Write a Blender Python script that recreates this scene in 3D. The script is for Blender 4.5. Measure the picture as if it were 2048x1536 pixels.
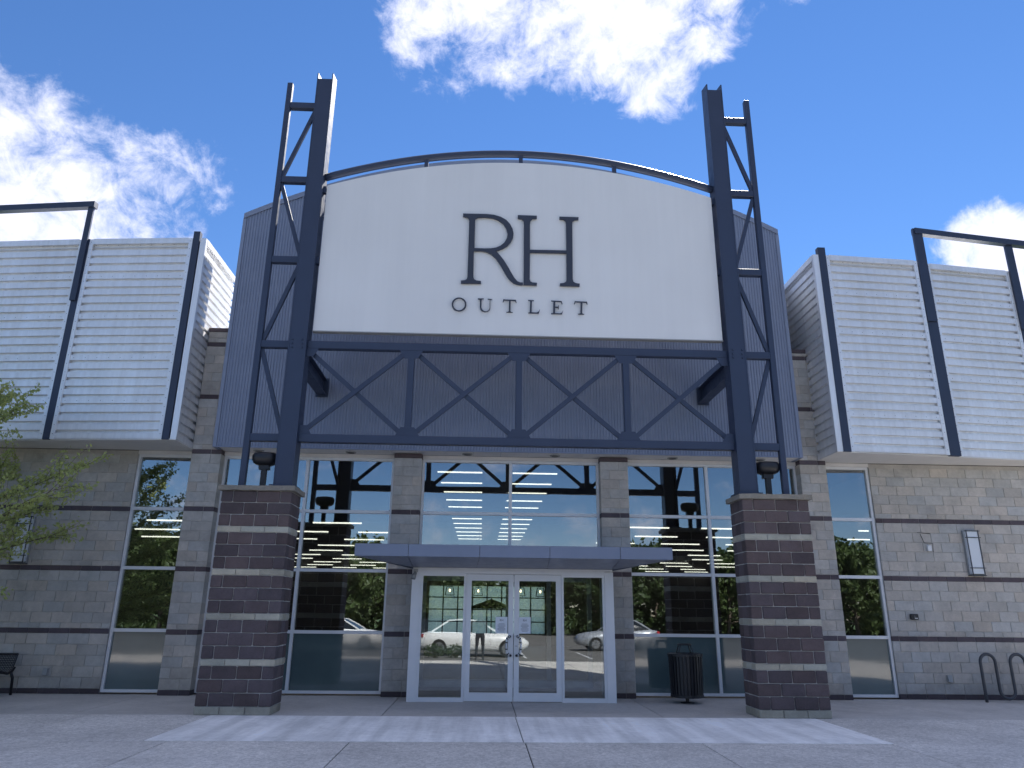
import bpy, bmesh, math, random
from mathutils import Vector, Matrix, Quaternion
R = math.radians
for o in list(bpy.data.objects): bpy.data.objects.remove(o)
scene = bpy.context.scene
col = scene.collection
PI = math.pi

# ------------------------------------------------------------ camera
CAM_POS = Vector((-0.451, -15.732, 1.602))
cam_r = Vector((0.99912235, -0.040596, 0.01031927))
cam_u = Vector((-0.02201226, -0.29927184, 0.95391395))
cam_f = Vector((0.03563683, 0.9533039, 0.2999028))
cd = bpy.data.cameras.new('camera'); cam = bpy.data.objects.new('camera', cd); col.objects.link(cam)
cd.sensor_width = 36.0; cd.sensor_fit = 'HORIZONTAL'; cd.lens = 1455.73*36/2048
cd.clip_start = 0.05; cd.clip_end = 3000
m = Matrix.Identity(4)
for i in range(3):
    m[i][0] = cam_r[i]; m[i][1] = cam_u[i]; m[i][2] = -cam_f[i]; m[i][3] = CAM_POS[i]
cam.matrix_world = m
scene.camera = cam
scene.render.resolution_x = 1024; scene.render.resolution_y = 768

# ------------------------------------------------------------ light: sky, clouds, sun
SUN_AZ, SUN_EL = 25.0, 47.0          # azimuth clockwise from +Y (behind the shop, to the right)
EXPOSURE = 1.35
scene.view_settings.view_transform = 'Standard'; scene.view_settings.look = 'None'
scene.view_settings.exposure = EXPOSURE; scene.view_settings.gamma = 1.0
scene.view_settings.use_curve_mapping = False
sun_dir = Vector((math.sin(R(SUN_AZ))*math.cos(R(SUN_EL)), math.cos(R(SUN_AZ))*math.cos(R(SUN_EL)), math.sin(R(SUN_EL))))
sl = bpy.data.lights.new('sun', 'SUN'); sl.energy = 5.0; sl.angle = R(0.53); sl.color = (1.0, 0.95, 0.88)
so = bpy.data.objects.new('sun', sl); col.objects.link(so)
so.rotation_euler = (-sun_dir).to_track_quat('-Z', 'Y').to_euler(); so.location = (20, 30, 40)

def azel(a, e):
    return (math.sin(R(a))*math.cos(R(e)), math.cos(R(a))*math.cos(R(e)), math.sin(R(e)))
world = bpy.data.worlds.new('World'); scene.world = world; world.use_nodes = True
nt = world.node_tree; nt.nodes.clear(); N = nt.nodes.new; LK = nt.links.new
def wmath(op, a, b=None, c=None, clamp=False):
    n = N('ShaderNodeMath'); n.operation = op; n.use_clamp = clamp
    for i, v in enumerate((a, b, c)):
        if v is None: continue
        if isinstance(v, (int, float)): n.inputs[i].default_value = v
        else: LK(v, n.inputs[i])
    return n.outputs[0]
wout = N('ShaderNodeOutputWorld'); bg = N('ShaderNodeBackground')
sky = N('ShaderNodeTexSky'); sky.sky_type = 'NISHITA'; sky.sun_disc = False
sky.sun_elevation = R(SUN_EL); sky.sun_rotation = R(SUN_AZ); sky.altitude = 50; sky.air_density = 1.0; sky.dust_density = 0.0; sky.ozone_density = 4.0
tc = N('ShaderNodeTexCoord')
nrm = N('ShaderNodeVectorMath'); nrm.operation = 'NORMALIZE'; LK(tc.outputs['Generated'], nrm.inputs[0])
D = nrm.outputs[0]
sep = N('ShaderNodeSeparateXYZ'); LK(D, sep.inputs[0])
den = wmath('ADD', wmath('MAXIMUM', sep.outputs[2], 0.0), 0.22)
pv = N('ShaderNodeCombineXYZ')
LK(wmath('DIVIDE', sep.outputs[0], den), pv.inputs[0]); LK(wmath('DIVIDE', sep.outputs[1], den), pv.inputs[1]); LK(wmath('MULTIPLY', sep.outputs[2], 1.5), pv.inputs[2])
def wnoise(scale, detail, rough, off=(0,0,0), dist=0.0):
    mp = N('ShaderNodeVectorMath'); mp.operation = 'ADD'; LK(D, mp.inputs[0]); mp.inputs[1].default_value = off
    n = N('ShaderNodeTexNoise'); n.inputs['Scale'].default_value = scale; n.inputs['Detail'].default_value = detail
    n.inputs['Roughness'].default_value = rough; n.inputs['Distortion'].default_value = dist
    LK(mp.outputs[0], n.inputs['Vector']); return n.outputs['Fac']
# banks of cumulus, plus unseen ones behind and overhead added to brighten the shaded front: (azimuth, elevation, angular radius, weight); a low belt of cloud runs all round the horizon
CLOUDS = [(-4.2,43.5,6,1),(1.5,45,7,1),(7,45.5,7,1),(13,45,8,1),(19.5,44.5,5.5,1),(15.5,39.5,3.6,.9),(-6.5,42,4,.8),(27,43.5,2.6,.9),
          (-36.4,29.6,6,1),(-35,33,4,.8),(-35.1,26.0,9,1),(-31.3,29.6,5,1),(-32,25.5,8,1),(-26.8,30.0,3.6,.9),(-24,30.4,3.2,.8),(-28,26.7,4.5,.8),(-25.5,25.9,3,.8),(-36,37,3,.6),(-40,35,4,.7),
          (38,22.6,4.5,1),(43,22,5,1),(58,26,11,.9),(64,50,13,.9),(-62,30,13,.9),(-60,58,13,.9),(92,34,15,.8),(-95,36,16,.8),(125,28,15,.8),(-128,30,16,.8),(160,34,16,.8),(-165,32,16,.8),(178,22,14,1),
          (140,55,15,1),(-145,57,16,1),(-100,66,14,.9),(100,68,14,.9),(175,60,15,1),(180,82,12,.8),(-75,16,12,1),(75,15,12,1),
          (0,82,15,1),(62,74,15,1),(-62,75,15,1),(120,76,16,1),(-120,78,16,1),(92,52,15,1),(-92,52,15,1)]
acc = None
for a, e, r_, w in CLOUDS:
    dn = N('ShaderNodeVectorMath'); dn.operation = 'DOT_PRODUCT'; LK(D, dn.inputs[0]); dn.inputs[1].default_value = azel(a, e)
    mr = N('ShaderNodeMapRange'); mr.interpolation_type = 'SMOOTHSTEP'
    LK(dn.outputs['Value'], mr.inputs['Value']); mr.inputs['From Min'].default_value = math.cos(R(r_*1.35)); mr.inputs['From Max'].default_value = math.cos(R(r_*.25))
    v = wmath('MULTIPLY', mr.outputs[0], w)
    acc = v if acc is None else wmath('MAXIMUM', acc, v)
belt = N('ShaderNodeMapRange'); belt.interpolation_type = 'SMOOTHSTEP'; LK(sep.outputs[2], belt.inputs['Value'])
belt.inputs['From Min'].default_value = 0.40; belt.inputs['From Max'].default_value = 0.10; belt.inputs['To Max'].default_value = 0.66
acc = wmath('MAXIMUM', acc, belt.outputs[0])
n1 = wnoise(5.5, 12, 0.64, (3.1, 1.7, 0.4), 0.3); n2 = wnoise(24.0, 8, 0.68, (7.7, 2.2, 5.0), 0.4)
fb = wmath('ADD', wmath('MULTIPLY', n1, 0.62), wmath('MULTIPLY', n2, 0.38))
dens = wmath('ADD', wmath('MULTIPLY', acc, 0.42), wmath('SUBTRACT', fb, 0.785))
mask = N('ShaderNodeMapRange'); mask.interpolation_type = 'SMOOTHSTEP'; LK(dens, mask.inputs['Value'])
mask.inputs['From Min'].default_value = 0.0; mask.inputs['From Max'].default_value = 0.23; mask.inputs['To Max'].default_value = 0.96
# thick cloud is a little greyer than its thin bright edge
shade = N('ShaderNodeMapRange'); LK(wmath('SUBTRACT', dens, wmath('MULTIPLY', n2, 0.18)), shade.inputs['Value']); shade.inputs['From Min'].default_value = 0.0; shade.inputs['From Max'].default_value = 0.2
ccol = N('ShaderNodeMix'); ccol.data_type = 'RGBA'; LK(shade.outputs[0], ccol.inputs['Factor'])
SKY_STR = 0.06
CL = 0.58/SKY_STR
ccol.inputs['A'].default_value = (CL*.95, CL*.975, CL*1.0, 1); ccol.inputs['B'].default_value = (CL*.64, CL*.70, CL*.80, 1)
wmix = N('ShaderNodeMix'); wmix.data_type = 'RGBA'; LK(mask.outputs[0], wmix.inputs['Factor']); hsv = N('ShaderNodeHueSaturation'); hsv.inputs['Saturation'].default_value = 1.16; LK(sky.outputs[0], hsv.inputs['Color']); LK(hsv.outputs[0], wmix.inputs['A']); LK(ccol.outputs['Result'], wmix.inputs['B'])
wb = N('ShaderNodeMix'); wb.data_type = 'RGBA'; wb.blend_type = 'MULTIPLY'; wb.inputs['Factor'].default_value = 1.0; wb.inputs['B'].default_value = (1.0, .955, 1.05, 1); LK(wmix.outputs['Result'], wb.inputs['A'])   # daylight white balance
LK(wb.outputs['Result'], bg.inputs['Color']); bg.inputs['Strength'].default_value = SKY_STR
LK(bg.outputs[0], wout.inputs[0])

# ------------------------------------------------------------ materials
MATS = {}
class MT:
    """small node-graph helper"""
    def __init__(s, name):
        s.m = bpy.data.materials.new(name); s.m.use_nodes = True; s.t = s.m.node_tree; s.t.nodes.clear()
        s.out = s.n('ShaderNodeOutputMaterial'); MATS[name] = s.m
    def n(s, t, **k):
        x = s.t.nodes.new(t)
        for a, b in k.items(): setattr(x, a, b)
        return x
    def l(s, a, b): s.t.links.new(a, b)
    def coord(s, kind='Object'):
        return s.n('ShaderNodeTexCoord').outputs[kind]
    def pos(s): return s.n('ShaderNodeNewGeometry').outputs['Position']
    def noise(s, vec, scale, detail=4, rough=.55, dist=0):
        x = s.n('ShaderNodeTexNoise'); x.inputs['Scale'].default_value = scale; x.inputs['Detail'].default_value = detail
        x.inputs['Roughness'].default_value = rough; x.inputs['Distortion'].default_value = dist
        if vec is not None: s.l(vec, x.inputs['Vector'])
        return x.outputs['Fac']
    def rng(s, v, a, b, c, d):
        x = s.n('ShaderNodeMapRange'); s.l(v, x.inputs['Value'])
        for k, q in zip(('From Min','From Max','To Min','To Max'), (a,b,c,d)): x.inputs[k].default_value = q
        x.clamp = True
        return x.outputs[0]
    def math(s, op, a, b=0.0):
        x = s.n('ShaderNodeMath', operation=op)
        for i, v in enumerate((a, b)):
            if isinstance(v, (int, float)): x.inputs[i].default_value = v
            else: s.l(v, x.inputs[i])
        return x.outputs[0]
    def mix(s, f, a, b, mode='MIX'):
        x = s.n('ShaderNodeMix', data_type='RGBA', blend_type=mode)
        for k, v in (('Factor', f), ('A', a), ('B', b)):
            i = [q for q in x.inputs if q.name == k and (q.type == ('VALUE' if k == 'Factor' else 'RGBA'))][0]
            if isinstance(v, (int, float)): i.default_value = v
            elif isinstance(v, tuple): i.default_value = (*v, 1) if len(v) == 3 else v
            else: s.l(v, i)
        return [q for q in x.outputs if q.type == 'RGBA'][0]
    def scale(s, c, v):   # colour * value
        x = s.n('ShaderNodeVectorMath', operation='SCALE')
        if isinstance(c, tuple): x.inputs[0].default_value = c
        else: s.l(c, x.inputs[0])
        s.l(v, x.inputs['Scale']); return x.outputs[0]
    def bump(s, h, strength=.3, dist=.01):
        x = s.n('ShaderNodeBump'); x.inputs['Strength'].default_value = strength; x.inputs['Distance'].default_value = dist; s.l(h, x.inputs['Height']); return x.outputs[0]
    def pbr(s, colr, rough=.6, metal=0.0, normal=None, spec=.5, **k):
        b = s.n('ShaderNodeBsdfPrincipled')
        for key, v in (('Base Color', colr), ('Roughness', rough), ('Metallic', metal), ('Specular IOR Level', spec), *[(a.replace('_', ' '), c) for a, c in k.items()]):
            i = b.inputs[key]
            if isinstance(v, (int, float)): i.default_value = v
            elif isinstance(v, tuple): i.default_value = (*v, 1) if len(v) == 3 else v
            else: s.l(v, i)
        if normal is not None: s.l(normal, b.inputs['Normal'])
        s.l(b.outputs[0], s.out.inputs[0]); return b

def masonry(name, colr, var, rough_bump, grain, stain=0.0, warm=0.0):
    t = MT(name); p = t.pos(); oi = t.n('ShaderNodeObjectInfo').outputs['Random']
    a = t.noise(p, 3.0, 5, .6); b = t.noise(p, grain, 4, .7); c2 = t.noise(p, 14, 4, .6)
    v = t.math('MULTIPLY', t.rng(oi, 0, 1, 1-var, 1+var), t.math('MULTIPLY', t.rng(a, .3, .7, .88, 1.12), t.math('MULTIPLY', t.rng(b, .25, .75, .82, 1.18), t.rng(c2, .3, .7, .93, 1.07))))
    hue = t.math('FRACT', t.math('MULTIPLY', oi, 7.31))
    base = t.mix(hue, tuple(x*(1+warm*k) for x, k in zip(colr, (1, 0, -1))), tuple(x*(1-warm*k) for x, k in zip(colr, (1, 0, -1))))
    if stain:
        st = t.rng(t.noise(p, 1.3, 5, .65, .6), .52, .72, 0, stain)
        base = t.mix(st, base, tuple(x*.55 for x in colr))
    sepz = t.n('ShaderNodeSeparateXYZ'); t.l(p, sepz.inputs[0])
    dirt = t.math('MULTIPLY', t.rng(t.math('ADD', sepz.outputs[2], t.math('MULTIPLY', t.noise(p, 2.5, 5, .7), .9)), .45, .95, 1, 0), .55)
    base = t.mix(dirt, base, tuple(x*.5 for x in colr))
    eff = t.rng(t.noise(p, 5.0, 6, .75, 1.2), .64, .74, 0, .45)
    base = t.mix(eff, base, tuple(min(.6, x*1.25+.06) for x in colr))
    cc = t.scale(base, v)
    h = t.math('ADD', t.math('MULTIPLY', b, .5), t.math('MULTIPLY', c2, .9))
    t.pbr(cc, .9, 0, t.bump(h, rough_bump, .012), .25)
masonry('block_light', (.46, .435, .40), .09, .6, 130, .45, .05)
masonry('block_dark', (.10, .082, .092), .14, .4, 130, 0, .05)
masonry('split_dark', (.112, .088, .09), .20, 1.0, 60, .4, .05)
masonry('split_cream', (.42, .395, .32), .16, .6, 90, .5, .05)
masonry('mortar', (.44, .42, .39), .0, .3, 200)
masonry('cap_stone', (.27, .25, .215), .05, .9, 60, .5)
def paint(name, colr, rough=.45, metal=0.0, var=.06, spec=.5, bump=0.0):
    t = MT(name); p = t.pos()
    v = t.rng(t.noise(p, 2.2, 5, .6), .3, .7, 1-var, 1+var)
    r2 = t.rng(t.noise(p, 6, 4, .6), .3, .7, rough-.06, rough+.08)
    nb = t.bump(t.noise(p, 1.1, 2, .5), bump, .02) if bump else None
    t.pbr(t.scale(colr, v), r2, metal, nb, spec)
paint('steel_navy', (.027, .041, .082), .42)
paint('fin_navy', (.025, .037, .072), .45)
paint('letter_navy', (.028, .036, .058), .4)
paint('blue_grey_metal', (.21, .25, .35), .42, .0, .05)
paint('canopy_metal', (.20, .23, .31), .36, .25, .04, .5, .03)
def signm():
    t = MT('sign_white'); p = t.pos(); mp = t.n('ShaderNodeMapping'); t.l(p, mp.inputs[0]); mp.inputs['Scale'].default_value = (3.0, 1, .16)
    v = t.math('MULTIPLY', t.rng(t.noise(mp.outputs[0], 1.6, 5, .6), .35, .7, 1.01, .975), t.rng(t.noise(p, .5, 3, .5), .3, .7, .97, 1.03))
    t.pbr(t.scale((.745, .75, .755), v), .42, 0, t.bump(t.noise(p, .9, 2, .5), .12, .03), .5)
signm()
paint('frame_white', (.70, .71, .73), .38, .1, .03)
paint('soffit_grey', (.66, .65, .64), .7)
paint('black_paint', (.012, .013, .017), .4)
paint('rack_grey', (.05, .055, .065), .4)
paint('box_grey', (.30, .31, .31), .5)
paint('plastic_white', (.72, .73, .74), .4)
paint('interior_dark', (.035, .033, .032), .8)
paint('interior_floor', (.10, .09, .08), .5)
paint('interior_wall', (.16, .15, .14), .8)
paint('tyre', (.015, .015, .016), .8)
paint('rim', (.45, .46, .48), .3, .8)
paint('car_white', (.78, .78, .77), .25, 0, .01, .6)
paint('car_silver', (.45, .47, .50), .28, .5, .01)
paint('car_dark', (.02, .022, .028), .25)
paint('car_glass', (.015, .018, .02), .06, 0, .0, .8)
paint('lamp_red', (.35, .02, .02), .3)
paint('paper', (.75, .78, .82), .8)
paint('pole_grey', (.40, .41, .42), .45, .6)
paint('trunk', (.11, .085, .065), .9)
paint('clothes', (.03, .032, .04), .85)
paint('mulch', (.06, .04, .03), .95)
def galv():
    t = MT('galvalume'); p = t.pos()
    st = t.n('ShaderNodeMapping'); t.l(p, st.inputs[0]); st.inputs['Scale'].default_value = (6, 6, .5)
    streak = t.noise(st.outputs[0], 1.5, 5, .65); cl = t.noise(p, .8, 4, .6)
    v = t.math('MULTIPLY', t.rng(streak, .3, .75, 1.04, .86), t.rng(cl, .3, .7, .93, 1.05))
    t.pbr(t.scale((.80, .81, .83), v), t.rng(streak, .3, .7, .34, .52), .42, t.bump(t.noise(p, 1.3, 2, .5), .08, .03), .5)
galv()
def concrete(name, colr, speck, scale, rough=.9, streaks=0.0):
    t = MT(name); p = t.pos(); oi = t.n('ShaderNodeObjectInfo').outputs['Random']
    a = t.noise(p, .7, 6, .65); b = t.noise(p, scale, 3, .75); c2 = t.noise(p, 9, 5, .6)
    vor = t.n('ShaderNodeTexVoronoi'); vor.inputs['Scale'].default_value = scale*.6; t.l(p, vor.inputs['Vector'])
    v = t.math('MULTIPLY', t.rng(a, .3, .7, .84, 1.14), t.math('MULTIPLY', t.rng(b, .28, .72, 1-speck, 1+speck), t.rng(c2, .3, .7, .92, 1.08)))
    v = t.math('MULTIPLY', v, t.rng(vor.outputs['Color'], 0, 1, 1-speck*.8, 1+speck*.8))
    v = t.math('MULTIPLY', v, t.rng(oi, 0, 1, .93, 1.07))
    v = t.math('MULTIPLY', v, t.rng(t.noise(p, .45, 6, .7, .8), .55, .68, 1.0, .86))
    gs = t.n('ShaderNodeTexVoronoi'); gs.inputs['Scale'].default_value = 1.7; t.l(p, gs.inputs['Vector'])
    v = t.math('MULTIPLY', v, t.rng(t.math('ADD', gs.outputs['Distance'], t.math('MULTIPLY', t.noise(p, 20, 2, .5), .03)), .045, .06, .72, 1.0))
    if streaks:
        mp = t.n('ShaderNodeMapping'); t.l(p, mp.inputs[0]); mp.inputs['Rotation'].default_value = (0, 0, R(-14)); mp.inputs['Scale'].default_value = (3.4, .22, 1)
        v = t.math('MULTIPLY', v, t.rng(t.noise(mp.outputs[0], 1.0, 4, .6), .38, .66, 1+streaks*.4, 1-streaks))
    t.pbr(t.scale(colr, v), rough, 0, t.bump(b, .5, .004), .3)
concrete('concrete_plain', (.50, .475, .445), .10, 120)
concrete('concrete_aggregate', (.62, .59, .55), .26, 48)
concrete('concrete_pale', (.88, .865, .84), .05, 150, .85, .20)
concrete('joint_dark', (.10, .095, .09), .1, 100)
concrete('asphalt', (.14, .135, .13), .3, 90)
concrete('kerb_concrete', (.36, .35, .33), .1, 100)
def grass():
    t = MT('grass'); p = t.pos()
    a = t.noise(p, .5, 5, .6); b = t.noise(p, 30, 3, .7)
    t.pbr(t.mix(t.math('MULTIPLY', a, b), (.05, .09, .025), (.10, .15, .05)), .9)
grass()
def leaf(name, c1, c2):
    t = MT(name); p = t.pos(); a = t.noise(p, 1.7, 4, .6); b = t.noise(p, 25, 2, .5)
    c = t.mix(t.rng(t.math('ADD', t.math('MULTIPLY', a, .6), t.math('MULTIPLY', b, .4)), .35, .65, 0, 1), c1, c2)
    d = t.n('ShaderNodeBsdfPrincipled'); t.l(c, d.inputs['Base Color']); d.inputs['Roughness'].default_value = .55
    tr = t.n('ShaderNodeBsdfTranslucent'); t.l(c, tr.inputs[0])
    mx = t.n('ShaderNodeMixShader'); mx.inputs[0].default_value = .4; t.l(d.outputs[0], mx.inputs[1]); t.l(tr.outputs[0], mx.inputs[2]); t.l(mx.outputs[0], t.out.inputs[0])
leaf('leaf_spring', (.30, .36, .11), (.46, .50, .19))
leaf('leaf_dark', (.025, .05, .015), (.07, .11, .03))
leaf('leaf_mid', (.04, .075, .02), (.11, .15, .045))
def glass(name, base, tint, wob):
    t = MT(name); p = t.pos()
    fr = t.n('ShaderNodeFresnel'); fr.inputs['IOR'].default_value = 1.55
    oi = t.n('ShaderNodeObjectInfo').outputs['Random']; ad = t.n('ShaderNodeVectorMath', operation='ADD'); cx_ = t.n('ShaderNodeCombineXYZ'); t.l(t.math('MULTIPLY', oi, 37.0), cx_.inputs[0]); t.l(p, ad.inputs[0]); t.l(cx_.outputs[0], ad.inputs[1])
    nb = t.bump(t.noise(ad.outputs[0], .6, 2, .5), wob, .05)
    t.l(nb, fr.inputs['Normal'])
    tr = t.n('ShaderNodeBsdfTransparent'); tr.inputs[0].default_value = (*tint, 1)
    gl = t.n('ShaderNodeBsdfGlossy'); gl.inputs['Roughness'].default_value = 0.0; gl.inputs['Color'].default_value = (.92, .96, 1, 1); t.l(nb, gl.inputs['Normal'])
    mx = t.n('ShaderNodeMixShader'); t.l(t.math('MINIMUM', t.math('ADD', t.math('MULTIPLY', fr.outputs[0], 1.2), base), 1.0), mx.inputs[0])
    t.l(tr.outputs[0], mx.inputs[1]); t.l(gl.outputs[0], mx.inputs[2]); t.l(mx.outputs[0], t.out.inputs[0])
glass('glass_window', .16, (.62, .66, .66), .055)
glass('glass_door', .10, (.74, .78, .77), .03)
glass('glass_plain', .03, (.85, .9, .88), .0)
def film():
    t = MT('film_pane'); p = t.pos()
    nb = t.bump(t.noise(p, .9, 2, .5), .05, .05)
    t.pbr(t.scale((.085, .125, .130), t.rng(t.noise(p, 1.2, 4, .6), .3, .7, .9, 1.1)), .06, 0, nb, .9, Coat_Weight=.6, Coat_Roughness=.02)
film()
def frosted(name, c):
    t = MT(name); t.pbr(c, .35, 0, None, .5)
frosted('lens_frosted', (.66, .70, .74))
def frost():
    t = MT('pane_frosted'); a = t.n('ShaderNodeBsdfTranslucent'); a.inputs[0].default_value = (.86, .95, .92, 1); b = t.n('ShaderNodeBsdfTransparent'); b.inputs[0].default_value = (.8, .9, .87, 1)
    m = t.n('ShaderNodeMixShader'); m.inputs[0].default_value = .35; t.l(a.outputs[0], m.inputs[1]); t.l(b.outputs[0], m.inputs[2]); t.l(m.outputs[0], t.out.inputs[0])
frost()
def emit(name, c, s):
    t = MT(name); e = t.n('ShaderNodeEmission'); e.inputs[0].default_value = (*c, 1); e.inputs[1].default_value = s; t.l(e.outputs[0], t.out.inputs[0])
emit('led_warm', (1.0, .91, .77), 1.7)
emit('bulb_warm', (1.0, .75, .4), 4)

# ------------------------------------------------------------ mesh helpers
class MB:
    def __init__(s): s.v = []; s.f = []; s.mi = []
    def add(s, vs, fs, mi=0):
        b = len(s.v); s.v += [tuple(p) for p in vs]; s.f += [tuple(b+i for i in f) for f in fs]; s.mi += [mi]*len(fs); return s
    def box(s, x0, x1, y0, y1, z0, z1, mi=0):
        return s.add([(x0,y0,z0),(x1,y0,z0),(x1,y1,z0),(x0,y1,z0),(x0,y0,z1),(x1,y0,z1),(x1,y1,z1),(x0,y1,z1)],
                     [(0,3,2,1),(4,5,6,7),(0,1,5,4),(1,2,6,5),(2,3,7,6),(3,0,4,7)], mi)
    def hexa(s, b4, t4, mi=0):
        return s.add(list(b4)+list(t4), [(0,3,2,1),(4,5,6,7),(0,1,5,4),(1,2,6,5),(2,3,7,6),(3,0,4,7)], mi)
    def bar(s, a, b, w, d, up=(0,1,0), mi=0):     # rectangular bar a->b: w across, d along 'up'
        a = Vector(a); b = Vector(b); t = (b-a).normalized(); u = Vector(up); sd = t.cross(u).normalized(); u = sd.cross(t).normalized()
        q = [sd*(w/2*i)+u*(d/2*j) for i, j in ((-1,-1),(1,-1),(1,1),(-1,1))]
        return s.hexa([a+x for x in q], [b+x for x in q], mi)
    def tube(s, pts, r, n=10, mi=0, caps=True):
        pts = [Vector(p) for p in pts]; rr = r if isinstance(r, (list, tuple)) else [r]*len(pts)
        b = len(s.v); pu = None
        for i, p in enumerate(pts):
            t = (pts[min(i+1, len(pts)-1)]-pts[max(i-1, 0)]).normalized()
            if pu is None: pu = t.orthogonal().normalized()
            u = (pu-t*pu.dot(t)).normalized(); pu = u; w = t.cross(u)
            for k in range(n):
                a = 2*PI*k/n; s.v.append(tuple(p+(u*math.cos(a)+w*math.sin(a))*rr[i]))
        for i in range(len(pts)-1):
            for k in range(n):
                s.f.append((b+i*n+k, b+i*n+(k+1)%n, b+(i+1)*n+(k+1)%n, b+(i+1)*n+k)); s.mi.append(mi)
        if caps:
            s.f.append(tuple(b+k for k in reversed(range(n)))); s.f.append(tuple(b+(len(pts)-1)*n+k for k in range(n))); s.mi += [mi, mi]
        return s
    def lathe(s, c, prof, n=24, mi=0):            # prof: (radius, z) list around vertical axis at c
        b = len(s.v)
        for r_, z in prof:
            for k in range(n):
                a = 2*PI*k/n; s.v.append((c[0]+r_*math.cos(a), c[1]+r_*math.sin(a), c[2]+z))
        for i in range(len(prof)-1):
            for k in range(n):
                s.f.append((b+i*n+k, b+i*n+(k+1)%n, b+(i+1)*n+(k+1)%n, b+(i+1)*n+k)); s.mi.append(mi)
        s.f.append(tuple(b+k for k in reversed(range(n)))); s.f.append(tuple(b+(len(prof)-1)*n+k for k in range(n))); s.mi += [mi, mi]
        return s
    def build(s, name, mat, parent=None, origin=None, smooth=False, bevel=0):
        off = wpos(parent) if parent is not None else Vector(origin or (0,0,0))
        me = bpy.data.meshes.new(name)
        me.from_pydata([(p[0]-off.x, p[1]-off.y, p[2]-off.z) for p in s.v], [], s.f)
        mats = mat if isinstance(mat, (list, tuple)) else [mat]
        for q in mats: me.materials.append(MATS[q])
        for p, i in zip(me.polygons, s.mi): p.material_index = i; p.use_smooth = smooth
        me.update()
        o = bpy.data.objects.new(name, me); col.objects.link(o)
        if parent is not None: o.parent = parent
        else: o.location = off
        if bevel:
            bv = o.modifiers.new('bevel', 'BEVEL'); bv.width = bevel; bv.segments = 1; bv.limit_method = 'ANGLE'
        return o
def wpos(o):
    p = Vector((0,0,0))
    while o is not None: p += o.location; o = o.parent
    return p
def tag(o, label=None, cat=None, group=None, kind=None):
    if label: o['label'] = label
    if cat: o['category'] = cat
    if group: o['group'] = group
    if kind: o['kind'] = kind
    return o
def thing(name, loc, label, cat, group=None):
    o = bpy.data.objects.new(name, None); col.objects.link(o); o.location = loc; o.empty_display_size = .2
    return tag(o, label, cat, group)
def copy_tree(o, parent=None):
    c = o.copy(); col.objects.link(c)
    if parent is not None: c.parent = parent
    for ch in [x for x in bpy.data.objects if x.parent == o]: copy_tree(ch, c)
    return c

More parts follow.
